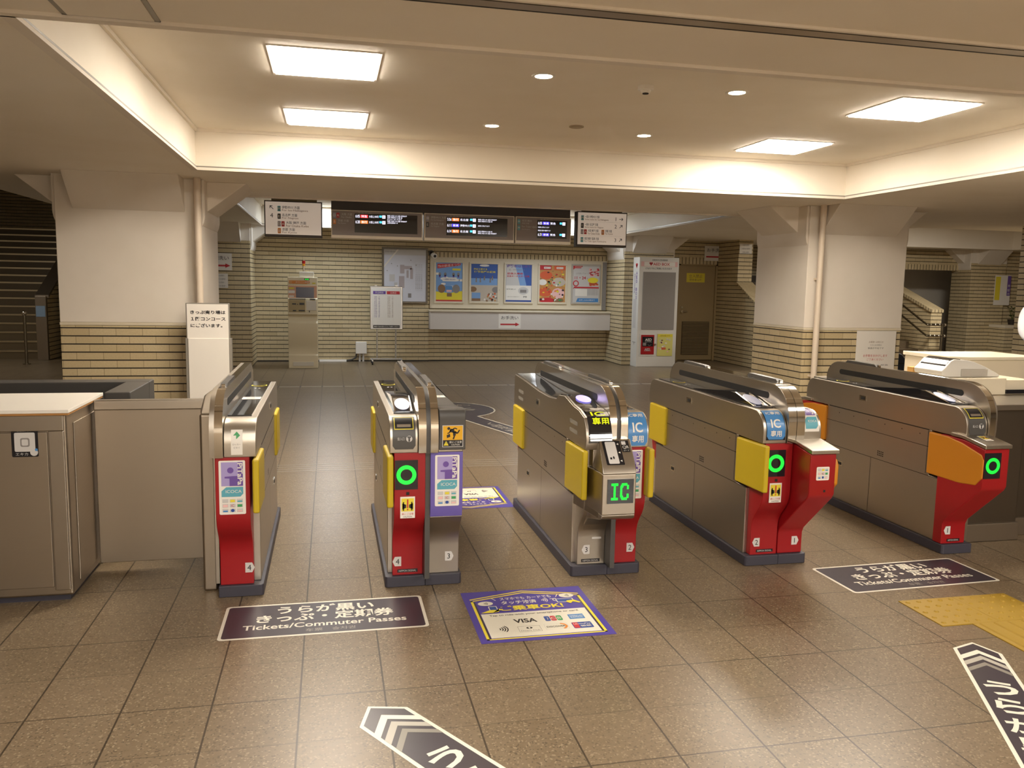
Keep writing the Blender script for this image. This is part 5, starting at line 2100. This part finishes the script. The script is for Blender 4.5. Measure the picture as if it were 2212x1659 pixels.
for s in (-1, 1):
    sh = vtx((s * .175, .015, 1.375), .06, cl)
    el = vtx((s * .275, -.03, 1.165), .045, sh)
    fa = vtx((s * .22, -.15, 1.07), .038, el)
    wr = vtx((s * .15, -.235, 1.0), .027, fa)
    pa = vtx((s * .10, -.275, .985), (.032, .016), wr)
    for k in range(4):
        a0 = vtx((s * (.075 - .004 * k), -.262 - .018 * k + .03, .985 - .006 * k), .0095, pa)
        a1 = vtx((s * (.048 - .003 * abs(k - 1)), -.268 - .018 * k + .03, .972 - .006 * k), .0085, a0)
        vtx((s * (.030 - .003 * abs(k - 1)), -.262 - .018 * k + .03, .955 - .006 * k), .0075, a1)
    t0 = vtx((s * .105, -.285, 1.012), .010, pa)
    vtx((s * .075, -.295, 1.025), .0085, t0)
    hp = vtx((s * .09, 0, .88), .085, pel)
    kn = vtx((s * .10, -.01, .50), .058, hp)
    ca = vtx((s * .105, .015, .33), .05, kn)
    an = vtx((s * .105, .02, .09), .034, ca)
    vtx((s * .115, -.13, .04), (.04, .03), an)
skin_obj('body', V, E_, Rd, SKINM, pel, 2, p)
# face
b = MB()
c0 = Vector((PX, PY, 0))
for s in (-1, 1):
    b.ball(c0 + Vector((s * .032, -.082, 1.625)), .012, WHITE, 12, 8)
    b.ball(c0 + Vector((s * .032, -.0905, 1.625)), .006, BLACK, 10, 6)
b.obj('eyes', p)
b = MB()
b.prism([(PX - .022, 1.542), (PX + .022, 1.542), (PX + .016, 1.55), (PX - .016, 1.55)], 'y', PY - .088, PY - .07, mat('lips', '#a86a5c', .5))
b.obj('mouth', p)
b = MB()
b.add([c0 + Vector(q) for q in ((-.016, -.085, 1.572), (.016, -.085, 1.572), (0, -.115, 1.58), (0, -.09, 1.63))], [(0, 1, 2), (0, 2, 3), (1, 3, 2), (0, 3, 1)], SKINM, True)
b.obj('nose', p)
b = MB()
for s in (-1, 1):
    b.ball(c0 + Vector((s * .082, .005, 1.605)), .028, SKINM, 12, 8, (.35, .7, 1))
b.obj('ears', p)
b = MB()
b.ball(c0 + Vector((0, .02, 1.665)), .098, HAIRM, 20, 12, (.93, 1.03, .86))
for s in (-1, 1):
    b.ball(c0 + Vector((s * .07, .035, 1.63)), .045, HAIRM, 12, 8, (.5, 1, 1))
b.obj('hair', p)
# shirt and trousers follow the body
V, E_, Rd = [], [], []
a0 = vtx((0, 0, .90), (.165, .125))
a1 = vtx((0, .005, 1.07), (.16, .12), a0)
a2 = vtx((0, .01, 1.26), (.175, .125), a1)
a3 = vtx((0, .015, 1.39), (.125, .095), a2)
vtx((0, .012, 1.455), .066, a3)
for s in (-1, 1):
    q = vtx((s * .18, .015, 1.375), .078, a3)
    q = vtx((s * .245, -.01, 1.26), .066, q)
    q = vtx((s * .275, -.032, 1.165), .055, q)
    q = vtx((s * .225, -.15, 1.072), .055, q)
    vtx((s * .165, -.22, 1.012), .042, q)
skin_obj('shirt', V, E_, Rd, SHIRT, 0, 2, p)
V, E_, Rd = [], [], []
a0 = vtx((0, 0, .93), (.155, .115))
for s in (-1, 1):
    q = vtx((s * .09, 0, .86), .105, a0)
    q = vtx((s * .10, -.008, .50), .082, q)
    vtx((s * .105, .015, .08), .075, q)
skin_obj('trousers', V, E_, Rd, TROUS, 0, 2, p)
b = MB()
for s in (-1, 1):
    b.ball(c0 + Vector((s * .112, -.06, .045)), .06, BLACK, 14, 10, (.8, 2., .75))
b.obj('shoes', p)
